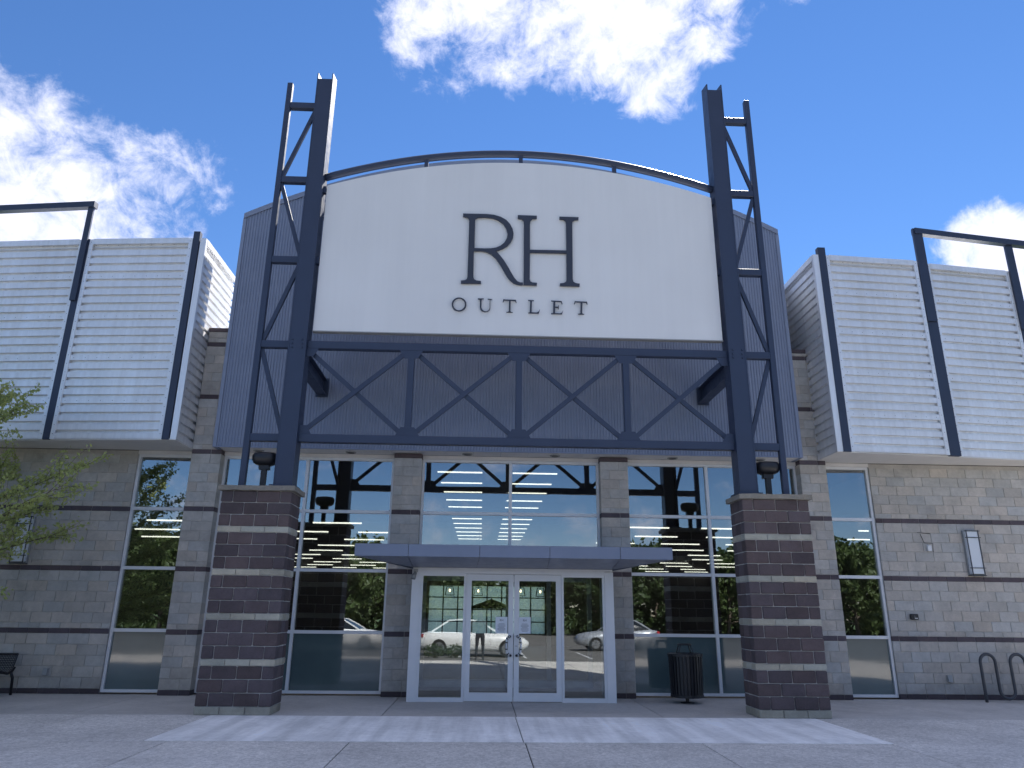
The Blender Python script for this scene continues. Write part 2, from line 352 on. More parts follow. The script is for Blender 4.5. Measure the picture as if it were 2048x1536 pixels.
LETTERS = {
 'r': [[(-1.163,9.254),(-1.052,9.252),(-0.856,9.256),(-0.671,9.257),(-0.536,9.245),(-0.4,9.205),(-0.288,9.14),(-0.206,9.043),(-0.154,8.937),(-0.133,8.833),(-0.144,8.729),(-0.189,8.627),(-0.256,8.544),(-0.341,8.482),(-0.413,8.452),(-0.473,8.434),(-0.394,8.337),(-0.32,8.238),(-0.246,8.115),(-0.173,7.977),(-0.109,7.863),(-0.051,7.791),(0.004,7.769),(0.059,7.768),(0.059,7.708),(-0.055,7.713),(-0.127,7.739),(-0.2,7.8),(-0.273,7.903),(-0.346,8.038),(-0.416,8.163),(-0.495,8.275),(-0.581,8.358),(-0.678,8.404),(-0.787,8.419),(-0.915,8.418),(-0.91,7.857),(-0.897,7.811),(-0.856,7.786),(-0.76,7.775),(-0.759,7.713),(-1.158,7.706),(-1.16,7.774),(-1.082,7.784),(-1.045,7.806),(-1.034,7.854),(-1.033,9.092),(-1.049,9.139),(-1.086,9.165),(-1.16,9.179)], [(-0.906,9.11),(-0.897,9.138),(-0.853,9.162),(-0.706,9.172),(-0.571,9.16),(-0.448,9.12),(-0.348,9.038),(-0.286,8.933),(-0.26,8.824),(-0.276,8.72),(-0.326,8.623),(-0.402,8.553),(-0.486,8.512),(-0.595,8.492),(-0.716,8.486),(-0.905,8.488)]],
 'h': [[(-0.061,9.253),(0.332,9.252),(0.332,9.18),(0.241,9.169),(0.204,9.126),(0.194,9.037),(0.196,8.485),(0.914,8.492),(0.914,9.103),(0.9,9.155),(0.858,9.178),(0.782,9.179),(0.782,9.248),(1.179,9.248),(1.173,9.181),(1.093,9.178),(1.056,9.143),(1.047,9.079),(1.039,7.863),(1.053,7.811),(1.096,7.786),(1.177,7.775),(1.169,7.709),(0.775,7.711),(0.781,7.771),(0.855,7.781),(0.899,7.809),(0.909,7.859),(0.913,8.422),(0.196,8.415),(0.191,7.838),(0.207,7.794),(0.243,7.774),(0.337,7.769),(0.332,7.708),(0.063,7.707),(0.063,7.768),(0.066,7.821),(0.064,9.032),(0.056,9.121),(0.024,9.161),(-0.06,9.172)]],
 'o': [[(-1.027,7.271),(-1.029,7.238),(-1.039,7.206),(-1.056,7.178),(-1.079,7.154),(-1.107,7.135),(-1.137,7.124),(-1.17,7.119),(-1.203,7.122),(-1.235,7.132),(-1.263,7.149),(-1.287,7.171),(-1.306,7.199),(-1.318,7.23),(-1.323,7.263),(-1.32,7.296),(-1.311,7.327),(-1.294,7.356),(-1.271,7.38),(-1.244,7.399),(-1.213,7.411),(-1.18,7.415),(-1.146,7.413),(-1.115,7.403),(-1.086,7.386),(-1.062,7.363),(-1.043,7.335),(-1.031,7.304)], [(-1.069,7.27),(-1.071,7.243),(-1.078,7.217),(-1.09,7.194),(-1.106,7.175),(-1.126,7.16),(-1.148,7.151),(-1.171,7.147),(-1.195,7.149),(-1.217,7.157),(-1.238,7.171),(-1.255,7.19),(-1.268,7.212),(-1.277,7.237),(-1.281,7.264),(-1.279,7.291),(-1.272,7.316),(-1.26,7.339),(-1.244,7.359),(-1.224,7.374),(-1.202,7.383),(-1.179,7.387),(-1.155,7.385),(-1.132,7.377),(-1.112,7.363),(-1.094,7.344),(-1.081,7.322),(-1.073,7.296)]],
 'u': [[(-0.823,7.408),(-0.693,7.409),(-0.692,7.393),(-0.735,7.382),(-0.738,7.228),(-0.725,7.177),(-0.687,7.145),(-0.649,7.141),(-0.612,7.16),(-0.592,7.201),(-0.59,7.381),(-0.631,7.387),(-0.631,7.405),(-0.534,7.4),(-0.534,7.385),(-0.567,7.376),(-0.566,7.207),(-0.581,7.156),(-0.621,7.124),(-0.675,7.117),(-0.734,7.134),(-0.767,7.171),(-0.778,7.227),(-0.782,7.375),(-0.822,7.387)]],
 't': [[(-0.323,7.412),(-0.299,7.399),(-0.088,7.398),(-0.077,7.408),(-0.059,7.329),(-0.076,7.328),(-0.095,7.366),(-0.173,7.369),(-0.176,7.154),(-0.164,7.139),(-0.131,7.135),(-0.131,7.12),(-0.267,7.121),(-0.268,7.136),(-0.23,7.142),(-0.218,7.158),(-0.216,7.371),(-0.297,7.371),(-0.322,7.332),(-0.339,7.336)]],
 'l': [[(0.151,7.402),(0.277,7.398),(0.277,7.382),(0.239,7.373),(0.233,7.145),(0.323,7.142),(0.356,7.161),(0.377,7.205),(0.394,7.203),(0.372,7.116),(0.153,7.117),(0.152,7.133),(0.186,7.141),(0.194,7.377),(0.152,7.384)]],
 'e': [[(0.601,7.402),(0.808,7.397),(0.815,7.403),(0.834,7.326),(0.817,7.323),(0.794,7.371),(0.694,7.373),(0.691,7.275),(0.736,7.277),(0.75,7.318),(0.762,7.319),(0.761,7.213),(0.747,7.213),(0.733,7.251),(0.69,7.252),(0.687,7.14),(0.777,7.137),(0.811,7.156),(0.83,7.197),(0.846,7.193),(0.82,7.113),(0.599,7.114),(0.599,7.132),(0.637,7.138),(0.648,7.377),(0.601,7.384)]],
 't2': [[(1.064,7.412),(1.085,7.4),(1.295,7.398),(1.307,7.411),(1.322,7.332),(1.306,7.331),(1.285,7.369),(1.223,7.37),(1.214,7.154),(1.223,7.139),(1.249,7.135),(1.249,7.117),(1.118,7.121),(1.119,7.136),(1.157,7.142),(1.169,7.158),(1.18,7.372),(1.089,7.374),(1.065,7.332),(1.046,7.337)]],
}

# ------------------------------------------------------------ ground
XC = 0.17
g = MB(); g.box(-400, 400, -420, 400, -.6, -.30); tag(g.build('ground', 'grass'), kind='structure')
lot = MB(); lot.box(-60, 60, -52, -13.2, -.28, -.15); tag(lot.build('parking_lot', 'asphalt'), kind='structure')
kb = MB(); kb.box(-40, 40, -13.2, -13.02, -.28, -.004); tag(kb.build('kerb', 'kerb_concrete', bevel=.02), kind='structure')
for i, x in enumerate((-9.4, -6.7, -4.0, -1.3, 1.4, 4.1, 6.8, 9.5)):
    ln = MB(); ln.box(x-.05, x+.05, -22.6, -17.4, -.149, -.146); tag(ln.build('parking_line', 'sign_white'), kind='structure')
pv_ = MB(); pv_.box(-40, 40, -13.02, .6, -.28, -.022); pave = tag(pv_.build('pavement', 'joint_dark'), kind='structure')
def slab(x0, x1, y0, y1, mat, z=0.0):
    b = MB(); j = .007
    b.box(x0+j, x1-j, y0+j, y1-j, -.02, z); return b.build('paving_slab', mat, pave, bevel=.004)
xs_in = [-14, -9.9, -6.93, -4.3, -2.02, .16, 2.56, 5.1, 7.6, 10.2, 14]
for a, b in zip(xs_in, xs_in[1:]): slab(a, b, -2.93, .02, 'concrete_plain')
for a, b in ((-14, -9.5), (-9.5, -6.62), (-6.62, -4.72)): slab(a, b, -5.33, -2.93, 'concrete_aggregate')
slab(-4.72, .14, -5.33, -2.93, 'concrete_pale', .003); slab(.14, 5.06, -5.33, -2.93, 'concrete_pale', .003)
for a, b in ((5.06, 8.0), (8.0, 11), (11, 14)): slab(a, b, -5.33, -2.93, 'concrete_aggregate')
xs_out = [-14, -9.3, -6.5, -4.4, -2.1, .16, 2.47, 5.0, 7.9, 11, 14]
for a, b in zip(xs_out, xs_out[1:]):
    slab(a, b, -8.25, -5.33, 'concrete_aggregate'); slab(a, b, -13.0, -8.25, 'concrete_aggregate')

# ------------------------------------------------------------ masonry
_bm = {}
def block_mesh(w, d, h, ch, jit, mat, variant):
    key = (round(w, 3), round(d, 3), round(h, 3), ch, jit, mat, variant)
    if key in _bm: return _bm[key]
    rnd = random.Random(hash(key) & 0xffff)
    me = bpy.data.meshes.new('block'); bm = bmesh.new()
    bmesh.ops.create_cube(bm, size=1.0)
    for v in bm.verts: v.co.x *= w; v.co.y *= d; v.co.z *= h
    bmesh.ops.bevel(bm, geom=list(bm.edges), offset=ch, segments=1, affect='EDGES', profile=.5)
    if jit:
        for v in bm.verts: v.co.y += rnd.uniform(-jit, jit); v.co.z += rnd.uniform(-jit, jit)*.25; v.co.x += rnd.uniform(-jit, jit)*.25
    bm.to_mesh(me); bm.free(); me.materials.append(MATS[mat])
    _bm[key] = me; return me
brng = random.Random(11)
def put_block(parent, x0, x1, y0, y1, z0, z1, mat, gap=.008, ch=.004, jit=0.0, proud=.003, nv=1):
    w, d, h = x1-x0-gap, y1-y0-gap*.2, z1-z0-gap
    if w < .03: return
    me = block_mesh(w, d, h, ch, jit, mat, brng.randrange(nv))
    o = bpy.data.objects.new('block', me); col.objects.link(o); o.parent = parent
    c = Vector(((x0+x1)/2+brng.uniform(-.0015, .0015), (y0+y1)/2-brng.uniform(0, proud), (z0+z1)/2+brng.uniform(-.0012, .0012)))
    o.location = c-wpos(parent)
def course(parent, x0, x1, y0, y1, z0, z1, phase, mat, L=.4064, **k):
    n0 = math.floor((x0-phase)/L); x = phase+n0*L; e = []
    while x < x1+1e-6:
        if x0+.05 < x < x1-.05: e.append(x)
        x += L
    e = [x0]+e+[x1]
    for a, b in zip(e, e[1:]): put_block(parent, a, b, y0, y1, z0, z1, mat, **k)
C8, C4 = .2032, .1016
def cmu_rows(ztop):
    """(z0, z1, dark, running-bond parity) from the pavement up: dark foot, then four-foot lifts closed by a dark band"""
    rows = [(0, C4, True, 0)]; z = C4; par = 0
    for k in range(5): rows.append((z, z+C8, False, par)); z += C8; par ^= 1
    while z < ztop-.02:
        rows.append((z, z+C4, True, 0)); z += C4; par = 1
        for hh in (C4, C8, C8, C8, C8, C8):
            if z >= ztop-.02: break
            z2 = min(z+hh, ztop); rows.append((z, z2, False, par)); par ^= 1; z = z2
    return rows
def wall(x0, x1, phase, label):
    t = thing('block_wall', ((x0+x1)/2, .1, 0), label, 'wall')
    b = MB(); b.box(x0+.004, x1-.004, .011, .28, .0, 4.86); b.build('mortar_core', 'mortar', t)
    for z0, z1, dk, par in cmu_rows(4.775):
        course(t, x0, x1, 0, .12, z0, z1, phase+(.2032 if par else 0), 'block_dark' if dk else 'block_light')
    return t
wall(-12.7, -7.90, -9.8975, 'light grey block wall with dark bands behind the leafy tree and the bench')
wall(8.12, 12.5, 8.2775, 'light grey block wall with dark bands behind the bike rack')
def pilaster(x0, x1, ztop, label, deep=.30):
    t = thing('masonry_pilaster', ((x0+x1)/2, -.05, 0), label, 'pilaster')
    b = MB(); b.box(x0+.008, x1-.008, -.19, deep, 0, ztop-.004); b.build('mortar_core', 'mortar', t)
    rows = cmu_rows(ztop-.1)
    for z0, z1, dk, par in rows:
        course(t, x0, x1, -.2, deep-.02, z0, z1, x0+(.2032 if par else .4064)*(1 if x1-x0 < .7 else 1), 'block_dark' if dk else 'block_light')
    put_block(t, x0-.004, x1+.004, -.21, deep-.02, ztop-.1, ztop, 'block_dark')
    return t
pilaster(-6.70, -6.07, 7.66, 'tall light block pilaster rising between left metal wing and grey gable')
pilaster(-2.39, -1.79, 4.86, 'light block pilaster just left of the entrance doors')
pilaster(2.06, 2.67, 4.86, 'light block pilaster just right of the entrance doors')
pilaster(6.47, 7.06, 7.48, 'tall light block pilaster rising between right metal wing and grey gable')
def pier(cx, label):
    W, y0, y1 = 1.21, -2.95, -2.29
    t = thing('stone_pier', (cx, (y0+y1)/2, 0), label, 'pier', 'stone piers carrying the steel frame')
    b = MB(); b.box(cx-W/2+.016, cx+W/2-.016, y0+.016, y1-.016, 0, 3.58); b.build('mortar_core', 'mortar', t)
    z = 0; rows = [(.125, 'split_cream')]
    for gq in range(5):
        rows += [(C8, 'split_dark')]*3
        if gq < 4: rows.append((C4, 'split_cream'))
    par = 0
    for h, mt in rows:
        x0, x1 = cx-W/2, cx+W/2; L = W/3
        ph = x0 if par == 0 else x0+L/2
        jit = .007 if mt == 'split_dark' else .004
        kw = dict(gap=.011, ch=.012 if mt == 'split_dark' else .006, jit=jit, proud=.008, nv=6)
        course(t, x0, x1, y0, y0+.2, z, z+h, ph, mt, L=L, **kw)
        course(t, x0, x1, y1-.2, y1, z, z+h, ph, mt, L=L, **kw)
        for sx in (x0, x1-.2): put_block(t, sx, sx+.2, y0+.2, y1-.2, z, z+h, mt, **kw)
        z += h; par ^= 1
    cp = MB(); rnd = random.Random(int(cx*100))
    n = 9; o_ = .05
    xs = [cx-W/2-o_+(W+2*o_)*k/n for k in range(n+1)]
    top = []; bot = []
    for k, x in enumerate(xs):     # rough-edged cap slab
        top.append((x, y0-o_-rnd.uniform(0, .02), z+.085+rnd.uniform(-.006, .006))); bot.append((x, y0-o_+rnd.uniform(-.012, .02), z+rnd.uniform(-.004, .01)))
    tb = [(x, y1+o_, z+.085) for x in xs]; bb = [(x, y1+o_, z) for x in xs]
    for k in range(n): cp.hexa([bot[k], bot[k+1], bb[k+1], bb[k]], [top[k], top[k+1], tb[k+1], tb[k]])
    cp.build('cap', 'cap_stone', t)
    return t
pier(-4.38, 'dark purple-brown split-face stone pier left of the doors, under the left column')
pier(4.735, 'dark purple-brown split-face stone pier beside the black litter bin, under the right column')

# ------------------------------------------------------------ the shop building: windows, doors, soffits, metal gable, wings
shop = thing('shop_building', (XC, 4.0, 0), 'grey metal and block shop front with curved gable, tall windows and glass entrance', 'building')
hd = MB()
hd.box(-12.7, 12.5, .13, .32, 4.80, 6.9)                 # header above the windows
hd.box(-12.7, -7.93, .281, .40, 0, 4.80); hd.box(8.15, 12.5, .281, .40, 0, 4.80)
hd.box(-12.9, -12.7, 0, 30, -.1, 6.9); hd.box(12.5, 12.7, 0, 30, -.1, 6.9)
hd.box(-12.9, 12.7, .32, 30.2, 6.7, 6.9)
hd.box(6.44, 7.06, .66, .92, 6.9, 9.4)  # unseen filler, added to stop sun passing the gap beside the right wing
hd.build('outer_shell', 'interior_wall', shop)
hs = MB(); hs.box(-7.90, 8.12, .0, .125, 4.79, 4.866); hs.build('lintel', 'soffit_grey', shop)
def window(x0, x1, z0, z1, vs, hs_, lower_film=True, y=.04):
    fw = .055
    f = MB(); f.box(x0, x0+fw, y, y+.11, z0, z1); f.box(x1-fw, x1, y, y+.11, z0, z1)
    f.box(x0+fw, x1-fw, y, y+.11, z0, z0+fw); f.box(x0+fw, x1-fw, y, y+.11, z1-fw, z1)
    w = f.build('window', 'frame_white', shop)
    ex = [x0+fw]+[v for v in vs]+[x1-fw]; ez = [z0+fw]+list(hs_)+[z1-fw]
    for v in vs: MB().box(v-.032, v+.032, y-.004, y+.108, z0+fw, z1-fw).build('mullion', 'frame_white', w)
    for h in hs_:
        for a, b in zip(ex, ex[1:]):
            MB().box(a+(.032 if a in vs else 0), b-(.032 if b in vs else 0), y+.004, y+.104, h-.032, h+.032).build('transom', 'frame_white', w)
    for i, (a, b) in enumerate(zip(ex, ex[1:])):
        for j, (c, d) in enumerate(zip(ez, ez[1:])):
            MB().box(a-.005, b+.005, y+.045, y+.062, c-.005, d+.005).build('pane', 'film_pane' if (j == 0 and lower_film) else 'glass_window', w)
    return w
HZ = (1.19, 2.41, 3.63)
window(-7.90, -6.66, .03, 4.79, (), HZ)
window(-6.08, -2.40, .03, 4.79, (-4.28,), HZ)
window(-1.80, 2.07, 2.44, 4.79, (.13,), (3.63,), False)
window(2.66, 6.49, .03, 4.79, (4.46,), HZ)
window(7.05, 8.12, .03, 4.79, (), HZ)
# jamb plates beside the doors under the upper window (behind the vestibule)
# soffit boards under the gable box
for k in range(21):
    a = -6.05+k*.595; b = a+.595
    MB().box(a+.004, min(b, 6.45)-.004, -.49, .0, 4.872, 4.89).build('soffit_board', 'soffit_grey', shop)
for x, y in ((-5.288,-.2),(-3.324,-.21),(-.818,-.23),(1.079,-.24),(3.66,-.21),(5.6,-.21)):
    d = MB(); d.lathe((x, y, 4.852), [(.11, 0), (.115, .012), (.115, .019)], 20); dl = d.build('downlight', 'box_grey', shop, smooth=False)
    MB().lathe((x, y, 4.848), [(.075, 0), (.08, .008)], 16).build('lens', 'black_paint', dl)
# curved gable box of ribbed blue-grey sheet
def arc(x): return 12.09-(x-.13)**2/23.5
GX0, GX1, GY = -6.16, 6.43, -.5
def ribbed_sheet():
    m_ = MB(); p = .0635; x = GX0+.02; prof = []
    while x < GX1-.02-p:
        prof += [(x, 0), (x+.024, 0), (x+.034, .016), (x+.053, .016)]; x += p
    prof.append((x, 0))
    vs = []
    for x, d in prof: vs += [(x, GY+d, 4.885), (x, GY+d, arc(x)-.05)]
    m_.add(vs, [(2*i, 2*i+2, 2*i+3, 2*i+1) for i in range(len(prof)-1)])
    return m_
gb = MB(); n = 40                      # solid core behind the sheet
xs = [GX0+.004+(GX1-GX0-.008)*k/n for k in range(n+1)]
for a, b in zip(xs, xs[1:]):
    gb.hexa([(a, GY+.02, 4.892), (b, GY+.02, 4.892), (b, .65, 4.892), (a, .65, 4.892)], [(a, GY+.02, arc(a)-.03), (b, GY+.02, arc(b)-.03), (b, .65, arc(b)-.03), (a, .65, arc(a)-.03)])
gable = gb.build('gable', 'blue_grey_metal', shop)
ribbed_sheet().build('ribbed_sheet', 'blue_grey_metal', gable)
tr = MB()
for a, b in zip(xs, xs[1:]):
    tr.hexa([(a, GY-.025, arc(a)-.13), (b, GY-.025, arc(b)-.13), (b, .67, arc(b)-.028), (a, .67, arc(a)-.028)][:4], [(a, GY-.025, arc(a)), (b, GY-.025, arc(b)), (b, .67, arc(b)), (a, .67, arc(a))])
tr.build('coping', 'blue_grey_metal', gable)
ct = MB(); ct.box(GX0-.006, GX0+.07, GY-.012, .65, 4.868, arc(GX0)-.13); ct.build('corner_trim', 'blue_grey_metal', gable)
ct = MB(); ct.box(GX1-.07, GX1+.006, GY-.012, .65, 4.868, arc(GX1)-.13); ct.build('corner_trim', 'blue_grey_metal', gable)
MB().box(GX0+.07, GX1-.07, GY-.01, GY+.03, 4.866, 4.886).build('base_trim', 'blue_grey_metal', gable)

# metal wings: galvanised ribbed panels between navy fins
WZ0, WZ1 = 4.90, 9.42
def rib_profile():
    pr = []; z = WZ0; p = .1885
    while z+p <= WZ1+.001:
        pr += [(z, 0), (z+.118, 0), (z+.126, .10), (z+.182, .10)]; z += p
    pr.append((min(z, WZ1), 0)); return pr
RP = rib_profile()
def ribbed_panel(P0, P1, name, parent, inset=.05, out=1):
    a = Vector((*P0, 0)); b = Vector((*P1, 0)); t = (b-a).normalized(); nn = Vector((t.y, -t.x, 0))
    if nn.y > 0: nn = -nn
    if out == 0: nn = Vector((1 if P0[0] < 0 else -1, 0, 0))
    vs = []
    for z, d in RP:
        for q in (a, b): vs.append((q.x-nn.x*d, q.y-nn.y*d, z))
    m_ = MB(); m_.add(vs, [(2*i, 2*i+1, 2*i+3, 2*i+2) for i in range(len(RP)-1)])
    return m_.build(name, 'galvalume', parent), t, nn
def wing(s, pts, fins, xin, label_):
    """pts: plan corners of the panels from the inner end outwards, fins: between panels"""
    w = MB()
    inner = pts[0][0]; outer = pts[-1][1]
    poly = [(xin, -.06 + pts[0][0][1]), *[p for pr in pts for p in pr]]
    # carcass behind the sheets
    for (p0, p1) in pts:
        q0 = (p0[0], p0[1]+.06); q1 = (p1[0], p1[1]+.06)
        w.hexa([(*q0, WZ0+.004), (*q1, WZ0+.004), (q1[0], .9, WZ0+.004), (q0[0], .9, WZ0+.004)], [(*q0, WZ1), (*q1, WZ1), (q1[0], .9, WZ1), (q0[0], .9, WZ1)])
    f0 = fins[0]
    w.hexa([(xin-s*.05*-1, f0[1]+.08, WZ0+.004), (f0[0], f0[1]+.08, WZ0+.004), (f0[0], .9, WZ0+.004), (xin+s*.05, .9, WZ0+.004)], [(xin+s*.05, f0[1]+.08, WZ1), (f0[0], f0[1]+.08, WZ1), (f0[0], .9, WZ1), (xin+s*.05, .9, WZ1)])
    wg = w.build('metal_wing', 'galvalume', shop)
    # soffit
    sf = MB(); xo = outer[0]
    sf.hexa([(xin, pts[0][0][1]-.02, 4.872), (xo, outer[1]-.02, 4.872), (xo, .0, 4.872), (xin, .0, 4.872)] if s > 0 else [(xo, outer[1]-.02, 4.872), (xin, pts[0][0][1]-.02, 4.872), (xin, 0, 4.872), (xo, 0, 4.872)],
            [(xin, pts[0][0][1]-.02, 4.90), (xo, outer[1]-.02, 4.90), (xo, .0, 4.90), (xin, .0, 4.90)] if s > 0 else [(xo, outer[1]-.02, 4.90), (xin, pts[0][0][1]-.02, 4.90), (xin, 0, 4.90), (xo, 0, 4.90)])
    sf.build('soffit', 'soffit_grey', wg)
    for (p0, p1) in pts:
        _, t, nn = ribbed_panel(p0, p1, 'siding_panel', wg)
        for q, sg in ((p0, 1), (p1, -1)):
            a = Vector((*q, 0)); b = a+t*(.085*sg)
            e = MB(); e.hexa([tuple(a+nn*.012+Vector((0,0,WZ0-.01))), tuple(b+nn*.012+Vector((0,0,WZ0-.01))), tuple(b-nn*.03+Vector((0,0,WZ0-.01))), tuple(a-nn*.03+Vector((0,0,WZ0-.01)))],
                             [tuple(a+nn*.012+Vector((0,0,WZ1+.02))), tuple(b+nn*.012+Vector((0,0,WZ1+.02))), tuple(b-nn*.03+Vector((0,0,WZ1+.02))), tuple(a-nn*.03+Vector((0,0,WZ1+.02)))])
            e.build('edge_trim', 'galvalume', wg)
        a = Vector((*p0, 0))+t*.085; b = Vector((*p1, 0))-t*.085
        e = MB(); e.hexa([tuple(a+nn*.018+Vector((0,0,WZ1-.10))), tuple(b+nn*.018+Vector((0,0,WZ1-.10))), tuple(b-nn*.2+Vector((0,0,WZ1-.10))), tuple(a-nn*.2+Vector((0,0,WZ1-.10)))],
                         [tuple(a+nn*.018+Vector((0,0,WZ1+.03))), tuple(b+nn*.018+Vector((0,0,WZ1+.03))), tuple(b-nn*.2+Vector((0,0,WZ1+.03))), tuple(a-nn*.2+Vector((0,0,WZ1+.03)))])
        e.build('coping', 'galvalume', wg)
    for (p0, p1) in pts:
        a = Vector((*p0, 0)); b = Vector((*p1, 0)); t = (b-a).normalized(); L_ = (b-a).length; sc = MB(); nn = Vector((t.y, -t.x, 0)); nn = -nn if nn.y > 0 else nn
        for z in [RP[0][0]+.1885*k+.055 for k in (4, 9, 14, 19, 23)]:
            for q in range(9):
                c = a+t*(.16+(L_-.32)*q/8)+nn*.001; sc.add([tuple(c+nn*.008+Vector((0, 0, z)))]+[tuple(c+t*(.009*math.cos(w))+Vector((0, 0, z+.009*math.sin(w)))) for w in (0, 1.57, 3.14, 4.71)], [(0, 1, 2), (0, 2, 3), (0, 3, 4), (0, 4, 1)])
        for sg2, q0 in ((1, a), (-1, b)):
            for k in range(24):
                c = q0+t*(.042*sg2)+nn*.013; z = WZ0+.1+.19*k; sc.add([tuple(c+nn*.008+Vector((0, 0, z)))]+[tuple(c+t*(.009*math.cos(w))+Vector((0, 0, z+.009*math.sin(w)))) for w in (0, 1.57, 3.14, 4.71)], [(0, 1, 2), (0, 2, 3), (0, 3, 4), (0, 4, 1)])
        tag(sc.build('screws', 'rack_grey', wg), kind='stuff')
    # end face towards the gable
    ribbed_panel((xin, f0[1]+.07), (xin, .95), 'end_panel', wg, out=0)
    e = MB(); e.box(min(xin, xin+s*.125), max(xin, xin+s*.125), f0[1]-.012, f0[1]+.075, WZ0-.012, WZ1+.02); e.build('edge_trim', 'galvalume', wg)
    e = MB(); e.box(min(xin-s*.004, xin+s*.1), max(xin-s*.004, xin+s*.1), f0[1]+.075, .95, WZ1-.1, WZ1+.03); e.build('coping', 'galvalume', wg)
    for i, (fx, fy, fw, ztop) in enumerate(fins):
        e = MB(); e.box(fx-fw/2, fx+fw/2, fy-.02, fy+.10, WZ0-.02, ztop if i == 0 else WZ1+.03); e.build('fin', 'fin_navy', wg)
        if i > 0: MB().box(fx-fw/2-.012, fx+fw/2-.03, fy-.07, fy-.02, 7.95, ztop).build('upright', 'fin_navy', wg)
    return wg
wl = wing(-1, [((-7.0, -1.045), (-9.33, -.845)), ((-9.48, -.83), (-11.85, -.56))], [(-6.92, -1.055, .14, 9.60), (-9.405, -.84, .14, 10.36), (-11.93, -.55, .14, 10.30)], -6.70, '')
wr = wing(1, [((7.20, -1.10), (9.41, -.945)), ((9.70, -.83), (11.85, -.56))], [(7.11, -1.115, .17, 9.62), (9.56, -.90, .24, 10.28), (11.97, -.55, .20, 10.2)], 6.90, '')
for wg, xa, ya, xb, yb, z in ((wl, -9.34, -.88, -13.2, -.45, 10.29), (wr, 9.46, -.94, 13.2, -.45, 10.21)):
    b = MB(); b.bar((xa, ya, z), (xb, yb, z-.06), .14, .14, (0, 0, 1)); b.build('top_rail', 'fin_navy', wg)

# ------------------------------------------------------------ entrance
EY = -.97; E0, E1 = -1.81, 2.14
er = MB()
er.box(E0, E0+.17, EY, EY+.14, 0, 2.40); er.box(E1-.17, E1, EY, EY+.14, 0, 2.385); er.box(E0+.17, E1-.17, EY, EY+.14, 2.325, 2.395)
er.box(E0, E0+.12, EY+.14, .03, 0, .06); er.box(E1-.12, E1, EY+.14, .03, 0, .06); er.box(E0, E0+.12, EY+.14, .03, 2.33, 2.395); er.box(E1-.12, E1, EY+.14, .03, 2.33, 2.395)
er.box(E0, E0+.12, -.06, .03, .06, 2.33); er.box(E1-.12, E1, -.06, .03, .06, 2.33)
ent = er.build('entrance_frame', 'frame_white', shop)
MB().box(E0+.05, E0+.062, EY+.14, -.06, .06, 2.33).build('side_pane', 'glass_door', ent); MB().box(E1-.062, E1-.05, EY+.14, -.06, .06, 2.33).build('side_pane', 'glass_door', ent)
MB().box(E0+.01, E1-.01, EY+.02, .10, 2.397, 2.435).build('vestibule_roof', 'frame_white', ent)
for a, b in ((E0+.17, -.75), (1.115, E1-.17)):
    f = MB(); f.box(a, a+.045, EY+.03, EY+.12, .0, 2.325); f.box(b-.045, b, EY+.03, EY+.12, 0, 2.325); f.box(a+.045, b-.045, EY+.03, EY+.12, 0, .075); f.box(a+.045, b-.045, EY+.03, EY+.12, 2.28, 2.325)
    s = f.build('sidelight', 'frame_white', shop); MB().box(a+.04, b-.04, EY+.07, EY+.082, .07, 2.285).build('pane', 'glass_door', s)
def text_mesh(txt, size):
    c = bpy.data.curves.new('t', 'FONT'); c.body = txt; c.size = size; c.align_x = 'CENTER'
    o = bpy.data.objects.new('t', c); col.objects.link(o); dg = bpy.context.evaluated_depsgraph_get()
    me = bpy.data.meshes.new_from_object(o.evaluated_get(dg)); bpy.data.objects.remove(o); bpy.data.curves.remove(c); return me
